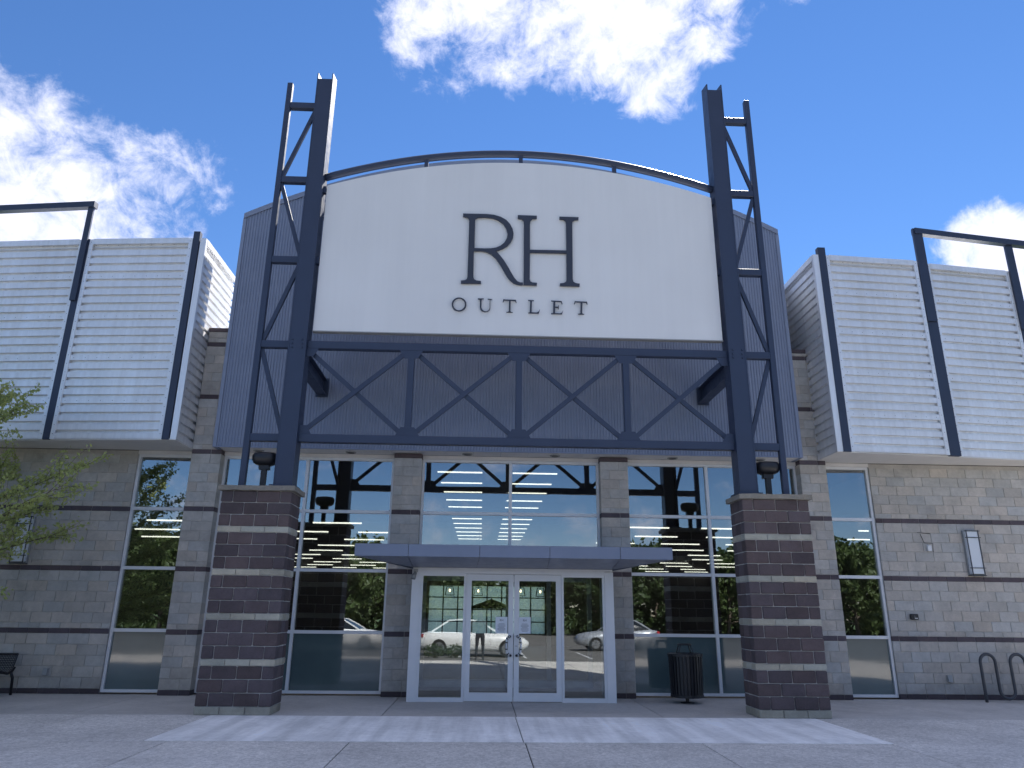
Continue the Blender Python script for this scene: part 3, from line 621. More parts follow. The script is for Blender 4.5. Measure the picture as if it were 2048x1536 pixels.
for a, b, hs_ in ((-.745, .178, 1), (.19, 1.11, -1)):
    f = MB(); y0, y1 = EY+.035, EY+.085
    f.box(a, a+.10, y0, y1, .012, 2.318); f.box(b-.10, b, y0, y1, .012, 2.318); f.box(a+.10, b-.10, y0, y1, .012, .165); f.box(a+.10, b-.10, y0, y1, 2.20, 2.318)
    d = f.build('door', 'frame_white', shop)
    MB().box(a+.095, b-.095, y0+.018, y0+.03, .16, 2.205).build('pane', 'glass_door', d)
    hx = b-.05 if hs_ == 1 else a+.05
    sgn = -hs_
    pts = [(hx, y0-.005, 1.175), (hx, y0-.05, 1.175), (hx+sgn*.03, y0-.075, 1.165), (hx+sgn*.075, y0-.08, 1.12), (hx+sgn*.085, y0-.08, 1.0), (hx+sgn*.075, y0-.08, .88), (hx+sgn*.03, y0-.075, .835), (hx, y0-.05, .825), (hx, y0-.005, .825)]
    h = MB(); h.tube(pts, .017, 10); hd_ = h.build('handle', 'frame_white', d, smooth=True)
    bn = MB()
    for i, tt in enumerate((.1, .3, .55, .72, .9)):
        for zz, s2 in ((1.165-.045*tt*0, 1),):
            pass
    for (i0, fr) in ((1, .6), (2, .2), (2, .8), (3, .5), (4, .5), (5, .5), (6, .2), (6, .8), (7, .4)):
        p = Vector(pts[i0]).lerp(Vector(pts[min(i0+1, 8)]), fr); q = Vector(pts[i0]).lerp(Vector(pts[min(i0+1, 8)]), min(fr+.12, 1)); t = (Vector(pts[min(i0+1, 8)])-Vector(pts[i0])).normalized()
        bn.tube([p-t*.010, p+t*.010], .0225, 10)
    bn.build('handle_band', 'black_paint', d)
    if hs_ == -1: MB().lathe((hx, y0-.012, .99), [(.02, 0), (.02, .012)], 12).build('lock', 'box_grey', d)
    px = (-.166, .066) if hs_ == 1 else (.285, .515)
    MB().box(px[0], px[1], y0+.010, y0+.0165, 1.222, 1.525).build('notice', 'paper', d)
    lines = MB()
    for k in range(7):
        zz = 1.395-k*.022; ww = .075 if k % 3 else .055
        lines.box((px[0]+px[1])/2-ww, (px[0]+px[1])/2+ww, y0+.0085, y0+.0098, zz, zz+.006)
    lines.build('notice_text', 'letter_navy', d)
    me = text_mesh('RH', .055); me.materials.append(MATS['letter_navy'])
    o = bpy.data.objects.new('notice_heading', me); col.objects.link(o); o.parent = d; o.rotation_euler = (R(90), 0, 0)
    o.location = Vector(((px[0]+px[1])/2, y0+.009, 1.445))-wpos(d)
# inner storefront of the vestibule
iv = MB()
for x in (-1.78, -.78, .17, 1.12, 2.07): iv.box(x-.05, x+.05, 1.9, 2.0, 0, 2.42)
iv.box(-1.78, 2.07, 1.9, 2.0, 2.30, 2.42); iv.box(-1.78, 2.07, 1.9, 2.0, 0, .16)
iv.build('inner_door_frame', 'frame_white', shop)
# canopy: five folded fascia panels, soffit tapering back to the door head
CF = -2.25; cz0, cz1 = 2.557, 2.757
cx = [-2.745, -1.785, -.497, .776, 2.062, 3.02]; bx = [-1.83, -1.80, -.56, .83, 2.12, 2.17]; BZ = 2.437
cb = MB(); cb.hexa([(cx[0]+.03, CF+.03, cz0+.03), (cx[5]-.03, CF+.03, cz0+.03), (bx[5], -.215, BZ+.03), (bx[0], -.215, BZ+.03)], [(cx[0]+.03, CF+.03, cz1-.004), (cx[5]-.03, CF+.03, cz1-.004), (bx[5], -.215, cz1-.004), (bx[0], -.215, cz1-.004)])
can = cb.build('canopy', 'black_paint', shop)
for k in range(5):
    a, b = cx[k]+.005, cx[k+1]-.005; c, d = bx[k]+.004, bx[k+1]-.004
    MB().box(a, b, CF, CF+.025, cz0, cz1).build('fascia_panel', 'canopy_metal', can)
    s = MB(); s.hexa([(a, CF+.002, cz0-.003), (b, CF+.002, cz0-.003), (d, EY-.02, BZ), (c, EY-.02, BZ)], [(a, CF+.002, cz0+.012), (b, CF+.002, cz0+.012), (d, EY-.02, BZ+.015), (c, EY-.02, BZ+.015)]); s.build('soffit_panel', 'canopy_metal', can)
    MB().hexa([(a, CF, cz1+.001), (b, CF, cz1+.001), (d, -.215, cz1+.001), (c, -.215, cz1+.001)], [(a, CF, cz1+.012), (b, CF, cz1+.012), (d, -.215, cz1+.012), (c, -.215, cz1+.012)]).build('top_panel', 'canopy_metal', can)
for q, r_ in ((0, 0), (5, 5)):
    s = MB(); s.hexa([(cx[q]-.004, CF+.026, cz0), (cx[q]+.008, CF+.026, cz0), (bx[r_]+.008, -.215, BZ), (bx[r_]-.004, -.215, BZ)], [(cx[q]-.004, CF+.026, cz1), (cx[q]+.008, CF+.026, cz1), (bx[r_]+.008, -.215, cz1), (bx[r_]-.004, -.215, cz1)]); s.build('side_panel', 'canopy_metal', can)
# small spotlight on the door head
sp = thing('spotlight', (-1.74, EY-.02, 2.33), 'small grey spotlight clamped to the top left corner of the door frame', 'light')
MB().box(-1.79, -1.70, EY-.05, EY-.001, 2.345, 2.40).build('bracket', 'box_grey', sp)
b = MB(); b.tube([(-1.745, EY-.055, 2.335), (-1.77, EY-.09, 2.27), (-1.785, EY-.11, 2.22)], [.03, .045, .05], 12); b.build('head', 'box_grey', sp, smooth=True)

# ------------------------------------------------------------ steel frame
fr = thing('steel_frame', (XC, -2.67, 3.68), 'tall navy steel frame of columns, cross-braced truss and arched pipe holding the sign', 'steel frame')
CY = -2.67; ZB = 3.682
COLS = ((-3.99, 12.50), (4.33, 12.58))
for cx_, zt in COLS:
    c = MB(); hw = .155
    c.box(cx_-.15, cx_+.15, CY-.012, CY+.012, ZB, zt-.13)
    cl = c.build('column', 'steel_navy', fr)
    for s in (-1, 1):
        x = cx_+s*hw; f = MB(); f.hexa([(x-.011, CY-.17, ZB), (x+.011, CY-.17, ZB), (x+.011, CY+.17, ZB), (x-.011, CY+.17, ZB)], [(x-.011, CY-.17, zt-.03), (x+.011, CY-.17, zt-.03), (x+.011, CY+.17, zt+.07), (x-.011, CY+.17, zt+.07)])
        f.build('flange', 'steel_navy', cl)
    # face plate of the built-up column, bolts at the truss joint
    MB().box(cx_-.143, cx_+.143, CY-.165, CY-.15, ZB, zt-.17).build('face_plate', 'steel_navy', cl)
    for bxx in (-.09, .09):
        for bz in (6.28, 6.36, 6.44): MB().lathe((cx_+bxx, CY-.175, bz), [(.014, -.01), (.014, .012)], 8).build('bolt', 'steel_navy', cl)
    MB().box(cx_-.22, cx_+.22, CY-.22, CY+.22, ZB-.002, ZB+.025).build('base_plate', 'steel_navy', cl)
    b = MB(); b.box(cx_-.10, cx_+.10, CY+.17, GY-.002, 6.04, 6.06); b.box(cx_-.10, cx_+.10, CY+.17, GY-.002, 6.36, 6.38); b.box(cx_-.012, cx_+.012, CY+.17, GY-.002, 6.06, 6.36); b.box(cx_-.13, cx_+.13, GY-.03, GY-.003, 6.0, 6.42)
    b.build('tie_beam', 'steel_navy', fr)
    b = MB(); b.box(cx_-.06, cx_+.06, CY+.17, GY-.002, 9.66, 9.82); b.build('tie_beam', 'steel_navy', fr)
    s = -1 if cx_ < 0 else 1
    for z in (8.15, 9.74):
        a = cx_-s*.166; e = (-3.77 if s < 0 else 4.12)
        MB().box(min(a, e), max(a, e), CY-.05, CY+.05, z-.07, z+.07).build('sign_bracket', 'steel_navy', fr)
POSTS = ((-4.745, 12.30, -3.99), (5.06, 12.27, 4.33))
HZS = (11.735, 9.946, 8.15, 6.385, 4.585)
for px_, zt, cx_ in POSTS:
    MB().box(px_-.055, px_+.055, CY-.055, CY+.055, ZB, zt).build('post', 'steel_navy', fr, bevel=.008)
    s = 1 if px_ < cx_ else -1
    a, b = px_+s*.055, cx_-s*.166
    for z in HZS: MB().box(min(a, b), max(a, b), CY-.06, CY+.06, z-.07, z+.07).build('strut', 'steel_navy', fr, bevel=.008)
    for k in range(4):
        z1, z0 = HZS[k]-.08, HZS[k+1]+.08
        p, q = ((b, z1), (a, z0)) if k % 2 == 0 else ((a, z1), (b, z0))
        m_ = MB(); m_.bar((p[0], CY+.01*k, p[1]), (q[0], CY+.01*k, q[1]), .075, .06); m_.build('brace', 'steel_navy', fr)
TX0, TX1 = -3.824, 4.164
for z, h in ((6.385, .075), (4.585, .075)):
    MB().box(TX0, TX1, CY-.07, CY+.07, z-h, z+h).build('chord', 'steel_navy', fr, bevel=.008)
VX = (-1.87, .165, 2.20)
for x in VX: MB().box(x-.06, x+.06, CY-.062, CY+.062, 4.66, 6.31).build('truss_post', 'steel_navy', fr, bevel=.008)
ex = [TX0]+list(VX)+[TX1]
for i, (a, b) in enumerate(zip(ex, ex[1:])):
    a2 = a+(.06 if i else .0); b2 = b-(.06 if i < 3 else .0)
    for k, (z0, z1) in enumerate(((4.66, 6.31), (6.31, 4.66))):
        m_ = MB(); m_.bar((a2, CY-.022+.046*k, z0), (b2, CY-.022+.046*k, z1), .085, .042); m_.build('brace', 'steel_navy', fr)
for x in [TX0]+list(VX)+[TX1]:
    for z, s in ((6.31, -1), (4.66, 1)):
        w0 = .0 if x == TX0 else .17; w1 = .0 if x == TX1 else .17
        MB().add([(x-w0-.05, CY-.064, z), (x+w1+.05, CY-.064, z), (x+w1*.5+.04, CY-.064, z+s*.16), (x-w0*.5-.04, CY-.064, z+s*.16), (x-w0-.05, CY-.056, z), (x+w1+.05, CY-.056, z), (x+w1*.5+.04, CY-.056, z+s*.16), (x-w0*.5-.04, CY-.056, z+s*.16)], [(0,1,2,3), (7,6,5,4), (0,4,5,1), (1,5,6,2), (2,6,7,3), (3,7,4,0)]).build('gusset', 'steel_navy', fr)
def arch(x): return 10.745-(x-XC)**2*.0445
n = 32; pts = [(TX0+(TX1-TX0)*k/n, CY, arch(TX0+(TX1-TX0)*k/n)) for k in range(n+1)]
m_ = MB(); m_.tube(pts, .075, 14); m_.build('arch_pipe', 'steel_navy', fr, smooth=True)
for x in (-1.78, .17, 2.12): MB().box(x-.04, x+.04, CY-.04, CY+.04, arch(x)-.27, arch(x)-.06).build('arch_stub', 'steel_navy', fr)

# ------------------------------------------------------------ sign
def stop(x): return 10.50-(x-XC)**2*.0438
SY = -2.72
sg = thing('shop_sign', (XC, SY, 6.67), 'large white arched sign board with raised navy letters RH OUTLET', 'sign')
m_ = MB(); n = 40; xs = [-3.755+(4.105+3.755)*k/n for k in range(n+1)]
for a, b in zip(xs, xs[1:]): m_.hexa([(a, SY, 6.67), (b, SY, 6.67), (b, SY+.11, 6.67), (a, SY+.11, 6.67)], [(a, SY, stop(a)), (b, SY, stop(b)), (b, SY+.11, stop(b)), (a, SY+.11, stop(a))])
bm = bmesh.new()
me_ = bpy.data.meshes.new('tmp'); me_.from_pydata(m_.v, [], m_.f); bm.from_mesh(me_); bmesh.ops.remove_doubles(bm, verts=bm.verts, dist=1e-5)
seen = {}
dup = [f for f in bm.faces if abs(f.normal.x) > .99 and -3.75 < f.calc_center_median().x < 4.1]; bmesh.ops.delete(bm, geom=dup, context='FACES_ONLY')
pb = MB(); bm.verts.ensure_lookup_table(); pb.v = [tuple(v.co) for v in bm.verts]; pb.f = [tuple(v.index for v in f.verts) for f in bm.faces]; pb.mi = [0]*len(pb.f); bm.free()
pb.build('sign_panel', 'sign_white', sg)
MB().box(-3.765, 4.115, SY-.008, SY+.115, 6.655, 6.672).build('bottom_edge', 'box_grey', sg)
def letter(polys, depth=.032, gap=.022, thin=0.0):
    c = bpy.data.curves.new('l', 'CURVE'); c.dimensions = '2D'; c.fill_mode = 'BOTH'; c.extrude = depth/2; c.offset = -thin
    for po in polys:
        s = c.splines.new('POLY'); s.points.add(len(po)-1); s.use_cyclic_u = True
        for p, q in zip(s.points, po): p.co = (q[0], q[1]-6.67, 0, 1)
    o = bpy.data.objects.new('l', c); col.objects.link(o); dg = bpy.context.evaluated_depsgraph_get()
    me = bpy.data.meshes.new_from_object(o.evaluated_get(dg)); bpy.data.objects.remove(o); bpy.data.curves.remove(c)
    me.materials.clear(); me.materials.append(MATS['letter_navy'])
    q = bpy.data.objects.new('letter', me); col.objects.link(q); q.parent = sg; q.rotation_euler = (R(90), 0, 0); q.location = (0, -gap-depth/2, 0); return q
for k, po in LETTERS.items(): letter(po, thin=.004 if k in 'rh' else .006)

# ------------------------------------------------------------ floodlights standing on the piers
def flood(x, label):
    t = thing('floodlight', (x, -2.55, 3.682), label, 'floodlight')
    MB().box(x-.045, x+.045, -2.595, -2.505, 3.683, 4.05).build('stem', 'black_paint', t)
    MB().box(x-.09, x+.09, -2.61, -2.49, 4.02, 4.10).build('knuckle', 'black_paint', t)
    h = MB(); n = 20; rows = []
    for z, sx, sy in ((4.10, .13, .10), (4.135, .20, .15), (4.20, .225, .17), (4.27, .225, .17), (4.315, .20, .15), (4.33, .10, .08)):
        rows.append([(x+sx*math.copysign(abs(math.cos(2*PI*k/n))**.7, math.cos(2*PI*k/n)), -2.55+sy*math.copysign(abs(math.sin(2*PI*k/n))**.7, math.sin(2*PI*k/n)), z) for k in range(n)])
    vs = [p for r_ in rows for p in r_]; fs = [(i*n+k, i*n+(k+1)%n, (i+1)*n+(k+1)%n, (i+1)*n+k) for i in range(len(rows)-1) for k in range(n)]
    fs += [tuple(reversed(range(n))), tuple((len(rows)-1)*n+k for k in range(n))]
    h.add(vs, fs); h.build('head', 'black_paint', t, smooth=True)
flood(-4.42, 'black floodlight with oval head on top of the left stone pier')
flood(4.80, 'black floodlight with oval head on top of the right stone pier')

# ------------------------------------------------------------ litter bin
t = thing('litter_bin', (3.515, -.85, 0), 'black slatted litter bin on a post with raised top, left of the right stone pier', 'litter bin')
bx_, by_ = 3.515, -.85
MB().lathe((bx_, by_, 0), [(.13, .001), (.13, .012), (.035, .02), (.035, .14)], 20).build('post', 'black_paint', t)
MB().lathe((bx_, by_, 0), [(.26, .115), (.28, .125), (.295, .84), (.27, .84)], 28).build('liner', 'black_paint', t)
for k in range(30):
    a = 2*PI*k/30; c, s = math.cos(a), math.sin(a); w = .021
    m_ = MB(); p = [(-s*w, c*w), (s*w, -c*w)]
    r0, r1 = .292, .308
    b4 = [(bx_+c*r0+p[0][0], by_+s*r0+p[0][1], .12), (bx_+c*r0+p[1][0], by_+s*r0+p[1][1], .12), (bx_+c*(r0+.012)+p[1][0], by_+s*(r0+.012)+p[1][1], .12), (bx_+c*(r0+.012)+p[0][0], by_+s*(r0+.012)+p[0][1], .12)]
    t4 = [(bx_+c*r1+p[0][0], by_+s*r1+p[0][1], .84), (bx_+c*r1+p[1][0], by_+s*r1+p[1][1], .84), (bx_+c*(r1+.012)+p[1][0], by_+s*(r1+.012)+p[1][1], .84), (bx_+c*(r1+.012)+p[0][0], by_+s*(r1+.012)+p[0][1], .84)]
    m_.hexa(b4, t4); m_.build('slat', 'black_paint', t)
MB().lathe((bx_, by_, 0), [(.30, .835), (.335, .84), (.335, .885), (.29, .895), (.17, .90), (.165, .86)], 32).build('rim', 'black_paint', t)
MB().lathe((bx_, by_, 0), [(.305, .105), (.312, .11), (.312, .15), (.30, .155)], 32).build('bottom_ring', 'black_paint', t)
for sx, sy in ((-1,-1),(1,-1),(1,1),(-1,1)):
    m_ = MB(); m_.tube([(bx_+sx*.14, by_+sy*.10, .895), (bx_+sx*.095, by_+sy*.07, 1.04)], .011, 8); m_.build('top_leg', 'black_paint', t)
MB().lathe((bx_, by_, 0), [(.13, 1.035), (.14, 1.042), (.14, 1.055), (.10, 1.068)], 20).build('top_plate', 'black_paint', t)

# ------------------------------------------------------------ bike rack (one wavy tube)
pts = []; x = 9.64; half = .31
def wave_pts():
    out = [(9.64, -.43, -.02), (9.64, -.43, .25), (9.64, -.43, .60)]
    xx = 9.64; up = True
    for k in range(5):
        cxx = xx+half/2
        if up: out += [(cxx-half/2*math.cos(a), -.43, .745+.16*math.sin(a)) for a in [PI*j/10 for j in range(11)]]
        else: out += [(cxx-half/2*math.cos(a), -.43, .225-.16*math.sin(a)) for a in [PI*j/10 for j in range(11)]]
        xx += half; up = not up
    out += [(xx, -.43, .60), (xx, -.43, .25), (xx, -.43, -.02)]
    return out
m_ = MB(); m_.tube(wave_pts(), .03, 12)
tag(m_.build('bike_rack', 'rack_grey', None, (10.4, -.43, 0), smooth=True), 'dark grey wavy tube bike rack in front of the right block wall', 'bike rack')

# ------------------------------------------------------------ bench
t = thing('bench', (-10.35, -.5, 0), 'black perforated metal bench with curved tube legs against the left block wall', 'bench')
prof = [(-.22, .735), (-.235, .70), (-.27, .58), (-.31, .47), (-.37, .42), (-.46, .40), (-.60, .41), (-.72, .425), (-.765, .405)]
bx0, bx1 = -11.25, -9.46
rim = MB()
for zz in (0, -1): rim.tube([(bx0, prof[zz][0], prof[zz][1]), (bx1, prof[zz][0], prof[zz][1])], .022, 10)
for xx in (bx0, bx1): rim.tube([(xx, p[0], p[1]) for p in prof], .014, 8)
rim.build('rim_tube', 'black_paint', t, smooth=True)
mesh_ = MB()     # woven strip seat: real openings
def pr(u):
    k = u*(len(prof)-1); i = min(int(k), len(prof)-2); f = k-i; return (prof[i][0]*(1-f)+prof[i+1][0]*f, prof[i][1]*(1-f)+prof[i+1][1]*f)
nx = 58
for i in range(nx+1):
    xx = bx0+(bx1-bx0)*i/nx
    for j in range(16):
        a, b = pr(j/16), pr((j+1)/16); mesh_.add([(xx-.008, a[0], a[1]), (xx+.008, a[0], a[1]), (xx+.008, b[0], b[1]), (xx-.008, b[0], b[1])], [(0, 1, 2, 3)])
for j in range(1, 30):
    a = pr(j/30); b = pr((j+.45)/30); mesh_.add([(bx0, a[0], a[1]-.002), (bx1, a[0], a[1]-.002), (bx1, b[0], b[1]-.002), (bx0, b[0], b[1]-.002)], [(0, 1, 2, 3)])
tag(mesh_.build('mesh_seat', 'black_paint', t), kind='stuff')
for xx in (bx0+.08, bx1+.03):
    m_ = MB(); m_.tube([(xx, -.30, .50), (xx, -.36, .43), (xx, -.50, .40), (xx, -.64, .43), (xx, -.74, .45), (xx, -.80, .40), (xx, -.815, .30), (xx, -.80, .0)], .026, 10); m_.build('leg', 'black_paint', t, smooth=True)
    m_ = MB(); m_.tube([(xx, -.38, .41), (xx, -.30, .30), (xx, -.26, .0)], .026, 10); m_.build('leg', 'black_paint', t, smooth=True)

# ------------------------------------------------------------ wall fixtures
def sconce(x, label):
    t = thing('wall_sconce', (x, -.06, 2.47), label, 'wall light')
    MB().box(x-.165, x+.165, -.05, -.006, 2.47, 3.41).build('back_box', 'box_grey', t)
    MB().box(x-.15, x+.15, -.115, -.052, 2.50, 3.39).build('lens', 'lens_frosted', t)
    f = MB()
    for xx in (-.13, .13): f.box(x+xx-.008, x+xx+.008, -.132, -.116, 2.46, 3.42)
    f.build('upright_bar', 'rack_grey', t)
    for z in (2.62, 3.26, 3.40): MB().box(x-.17, x+.17, -.134, -.117, z-.008, z+.008).build('cross_bar', 'rack_grey', t)
    MB().box(x-.17, x+.17, -.12, -.006, 2.455, 2.472).build('end_cap', 'rack_grey', t)
sconce(10.15, 'tall frosted wall light with metal bars on the right block wall')
sconce(-9.93, 'tall frosted wall light with metal bars behind the leafy tree')
def small_box(name, x0, x1, z0, z1, d, mat, label, cat):
    o = MB().box(x0, x1, -d, -.005, z0, z1).build(name, mat, None, ((x0+x1)/2, -d/2, z0), bevel=.008); return tag(o, label, cat)
small_box('sensor_box', 9.15, 9.24, 2.965, 3.085, .07, 'plastic_white', 'small white plastic box high on the right block wall', 'sensor')
cd_ = MB(); cd_.tube([(9.29, -.012, 2.95), (9.31, -.012, 3.13), (9.12, -.012, 3.14), (9.06, -.012, 3.33)], .006, 6); cd_.tube([(9.0, -.012, 3.36), (9.28, -.012, 3.34)], .006, 6)
tag(cd_.build('wall_cable', 'black_paint', None, (9.2, -.01, 3.1)), 'thin dark cable stapled to the block wall above the white box', 'cable')
t = thing('key_box', (8.64, -.04, 1.55), 'small black key box with round button beside the right narrow window', 'key box')
MB().box(8.56, 8.73, -.06, -.005, 1.55, 1.665).build('case', 'black_paint', t, bevel=.012)
m_ = MB(); m_.tube([(8.635, -.061, 1.615), (8.635, -.072, 1.615)], .026, 14); m_.build('button', 'rack_grey', t); MB().box(8.64, 8.70, -.065, -.061, 1.572, 1.588).build('name_plate', 'plastic_white', t)
for x, lb in ((-8.98, 'grey weatherproof socket cover low on the left block wall'), (9.20, 'grey weatherproof socket cover low on the right block wall')):
    t = thing('outlet_cover', (x, -.04, .34), lb, 'socket')
    MB().box(x-.055, x+.055, -.02, -.005, .335, .475).build('plate', 'box_grey', t); MB().hexa([(x-.045, -.07, .345), (x+.045, -.07, .345), (x+.045, -.021, .345), (x-.045, -.021, .345)], [(x-.045, -.05, .465), (x+.045, -.05, .465), (x+.045, -.021, .465), (x-.045, -.021, .465)]).build('hood', 'box_grey', t)

# ------------------------------------------------------------ inside of the shop
tag(MB().box(-12.7, 12.5, .05, 30, -.05, -.002).build('shop_floor', 'interior_floor'), kind='structure')
tag(MB().box(-12.7, 12.5, .34, 30, 6.2, 6.3).build('shop_ceiling', 'interior_dark'), kind='structure')
BY = 24.0
bw = MB(); bw.box(-12.7, -3.2, BY, BY+.3, 0, 6.2); bw.box(2.9, 12.5, BY, BY+.3, 0, 6.2); bw.box(-3.2, 2.9, BY, BY+.3, 0, .55); bw.box(-3.2, 2.9, BY, BY+.3, 2.95, 6.2)
tag(bw.build('shop_back_wall', 'interior_wall'), kind='structure')
bk = thing('back_window', (-.15, BY, .55), 'bright gridded window in the far wall seen through the entrance doors', 'window')
f = MB()
for k in range(9): f.box(-3.2+6.1*k/8-.03, -3.2+6.1*k/8+.03, BY+.02, BY+.08, .55, 2.95)
f.build('upright', 'black_paint', bk); f = MB()
for k in range(5): f.box(-3.2, 2.9, BY+.03, BY+.07, .55+.6*k-.025, .55+.6*k+.025)
f.build('crossbar', 'black_paint', bk)
for i in range(8):
    for j in range(4): MB().box(-3.2+6.1*i/8+.03, -3.2+6.1*(i+1)/8-.03, BY+.046, BY+.054, .575+.6*j, 1.125+.6*j).build('pane', 'pane_frosted', bk)
um = thing('patio_umbrella', (.05, 21.5, 0), 'dark patio umbrella standing inside the shop in front of the back window', 'umbrella')
m_ = MB(); n = 8; ap = (.05, 21.5, 2.25)
m_.add([ap]+[(.05+1.05*math.cos(2*PI*k/n), 21.5+1.05*math.sin(2*PI*k/n), 1.86) for k in range(n)]+[(.05+1.05*math.cos(2*PI*k/n), 21.5+1.05*math.sin(2*PI*k/n), 1.78) for k in range(n)],
       [(0, 1+k, 1+(k+1)%n) for k in range(n)]+[(1+k, 1+n+k, 1+n+(k+1)%n, 1+(k+1)%n) for k in range(n)]); m_.build('canopy', 'interior_dark', um)
m_ = MB(); m_.tube([(.05, 21.5, 0), (.05, 21.5, 2.32)], .025, 8); m_.build('pole', 'interior_dark', um); MB().lathe((.05, 21.5, 0), [(.3, 0), (.3, .06), (.05, .1)], 16).build('base', 'interior_dark', um)
for i, (x, yy) in enumerate(((-1.9, 19.0), (-.6, 19.5), (1.35, 19.0), (2.3, 19.6))):
    t = thing('pendant_lamp', (x, yy, 2.35), 'black open-frame pendant lamp with glowing bulb hanging inside the shop', 'pendant lamp', 'pendant lamps inside the shop')
    f = MB()
    for a, b in (((-.14,-.14),(-.2,-.2)), ((.14,-.14),(.2,-.2)), ((.14,.14),(.2,.2)), ((-.14,.14),(-.2,.2))): f.bar((x+a[0], yy+a[1], 2.72), (x+b[0], yy+b[1], 2.35), .022, .022, (1, 0, 0))
    for z, w in ((2.72, .14), (2.35, .2)):
        f.box(x-w, x+w, yy-w-.01, yy-w+.01, z-.01, z+.01); f.box(x-w, x+w, yy+w-.01, yy+w+.01, z-.01, z+.01); f.box(x-w-.01, x-w+.01, yy-w, yy+w, z-.01, z+.01); f.box(x+w-.01, x+w+.01, yy-w, yy+w, z-.01, z+.01)
    f.build('cage', 'black_paint', t); m_ = MB(); m_.tube([(x, yy, 6.2), (x, yy, 2.62)], .008, 6); m_.build('cord', 'black_paint', t); MB().lathe((x, yy, 2.5), [(.02, 0), (.04, .05), (.03, .1), (.01, .12)], 12).build('bulb', 'bulb_warm', t)
# rows of linear LED fittings: high ones over the middle aisle, lower ones over the side bays
led = MB().box(-.62, .62, -.03, .03, 0, .03); ldm = None
def led_at(x, y, z, lab):
    global ldm
    if ldm is None:
        ldm = MB().box(-.62, .62, -.03, .03, 0, .03).build('ceiling_light', 'led_warm'); o = ldm
    else: o = ldm.copy(); col.objects.link(o)
    o.location = (x, y, z); tag(o, lab, 'ceiling light', 'linear lights inside the shop'); return o
for k in range(16):
    for c in range(2): led_at((-1.12, .97)[c], 2.6+1.75*k, 5.30, 'slim warm white linear light hanging over the centre of the shop')
for xx in (-10.2, -8.1, -6.0, -3.9, 4.1, 6.2, 8.3, 10.4):
    for k in range(11): led_at(xx+(.5 if k % 2 else -.3), 3.4+2.25*k, 3.75, 'slim warm white linear light hanging low in a side bay of the shop')

# ------------------------------------------------------------ trees
def tree_meshes(seed, H, rx, rz, trunk_h, limbs, twigs, leaves, leaf_size, droop=0.0, r0=.12):
    """returns (wood MB, leaf MB) about the origin: trunk, limbs, twigs, leaf-sized faces along the twigs"""
    rnd = random.Random(seed); wd = MB(); lf = MB()
    top = Vector((rnd.uniform(-.2, .2), rnd.uniform(-.2, .2), H*.82))
    tp = [Vector((0, 0, -.05)), Vector((.03, .02, trunk_h*.6)), Vector((.0, .05, trunk_h)), top*.6+Vector((0, 0, trunk_h*.35)), top]
    wd.tube(tp, [r0, r0*.85, r0*.75, r0*.45, r0*.12], 9)
    cz = (H+trunk_h)/2
    def leafs(p, k, spread):
        for _ in range(k):
            q = p+Vector((rnd.gauss(0, spread), rnd.gauss(0, spread), rnd.gauss(0, spread)))
            a = Vector((rnd.gauss(0,1), rnd.gauss(0,1), rnd.gauss(0,.7))).normalized(); b = a.orthogonal().normalized(); b = Quaternion(a, rnd.uniform(0, 6.28)) @ b
            s = leaf_size*rnd.uniform(.6, 1.3); c = a.cross(b)
            lf.add([q-b*s*.5, q+c*s*.33+a*s*.08, q+b*s*.6, q-c*s*.33+a*s*.08], [(0, 1, 2, 3)])
    for i in range(limbs):
        f = (i+.5)/limbs; az = i*2.39996+rnd.uniform(-.3, .3)
        zst = trunk_h*.75+(H*.78-trunk_h*.75)*f*rnd.uniform(.85, 1.0)
        st = Vector((0, 0, zst)); el = R(12+58*f+rnd.uniform(-10, 10)-droop*20*(1-f))
        # length so the tip reaches the crown ellipsoid
        dirv = Vector((math.cos(az)*math.cos(el), math.sin(az)*math.cos(el), math.sin(el)))
        L = .3
        while L < 6:
            p = st+dirv*L
            if (p.x**2+p.y**2)/rx**2+((p.z-cz)/rz)**2 > 1: break
            L += .1
        L *= rnd.uniform(.8, 1.08); bend = Vector((rnd.uniform(-.15, .15), rnd.uniform(-.15, .15), rnd.uniform(-.05, .2)))*L*.5
        pts = [st+dirv*(L*u)+bend*(u*u) for u in (0, .25, .5, .75, 1)]
        rb = r0*.42*(1-.5*f); wd.tube(pts, [rb, rb*.75, rb*.5, rb*.3, rb*.1], 6, caps=False)
        for j in range(twigs):
            u = .22+.78*(j+rnd.random())/twigs; k = u*4; i0 = min(int(k), 3); p = pts[i0].lerp(pts[i0+1], k-i0)
            d2 = (dirv+Vector((rnd.gauss(0,.6), rnd.gauss(0,.6), rnd.gauss(.15,.45)))).normalized(); l2 = L*.33*(1.15-u*.6)*rnd.uniform(.5, 1.2)
            q = p+d2*l2; mid = p.lerp(q, .5)+Vector((0, 0, rnd.uniform(-.03, .06)))
            wd.tube([p, mid, q], [rb*.22, rb*.15, rb*.06], 4, caps=False)
            nl = max(2, int(leaves*(.5+rnd.random())))
            for s in range(nl):
                w = (s+.6)/nl; leafs(p.lerp(mid, w*2) if w < .5 else mid.lerp(q, w*2-1), 3, leaf_size*.55)
    return wd, lf
def tree(name, loc, label, args, lmat, rot=0, group=None, src=None):
    if src is not None:
        t = copy_tree(src); t.location = loc; t.rotation_euler = (0, 0, rot); t['label'] = label; return t
    t = thing(name, (0, 0, 0), label, 'tree', group)
    wd, lf = tree_meshes(*args); wd.build('trunk', 'trunk', t, smooth=True); lf.build('crown', lmat, t)
    t.location = loc; t.rotation_euler = (0, 0, rot); return t
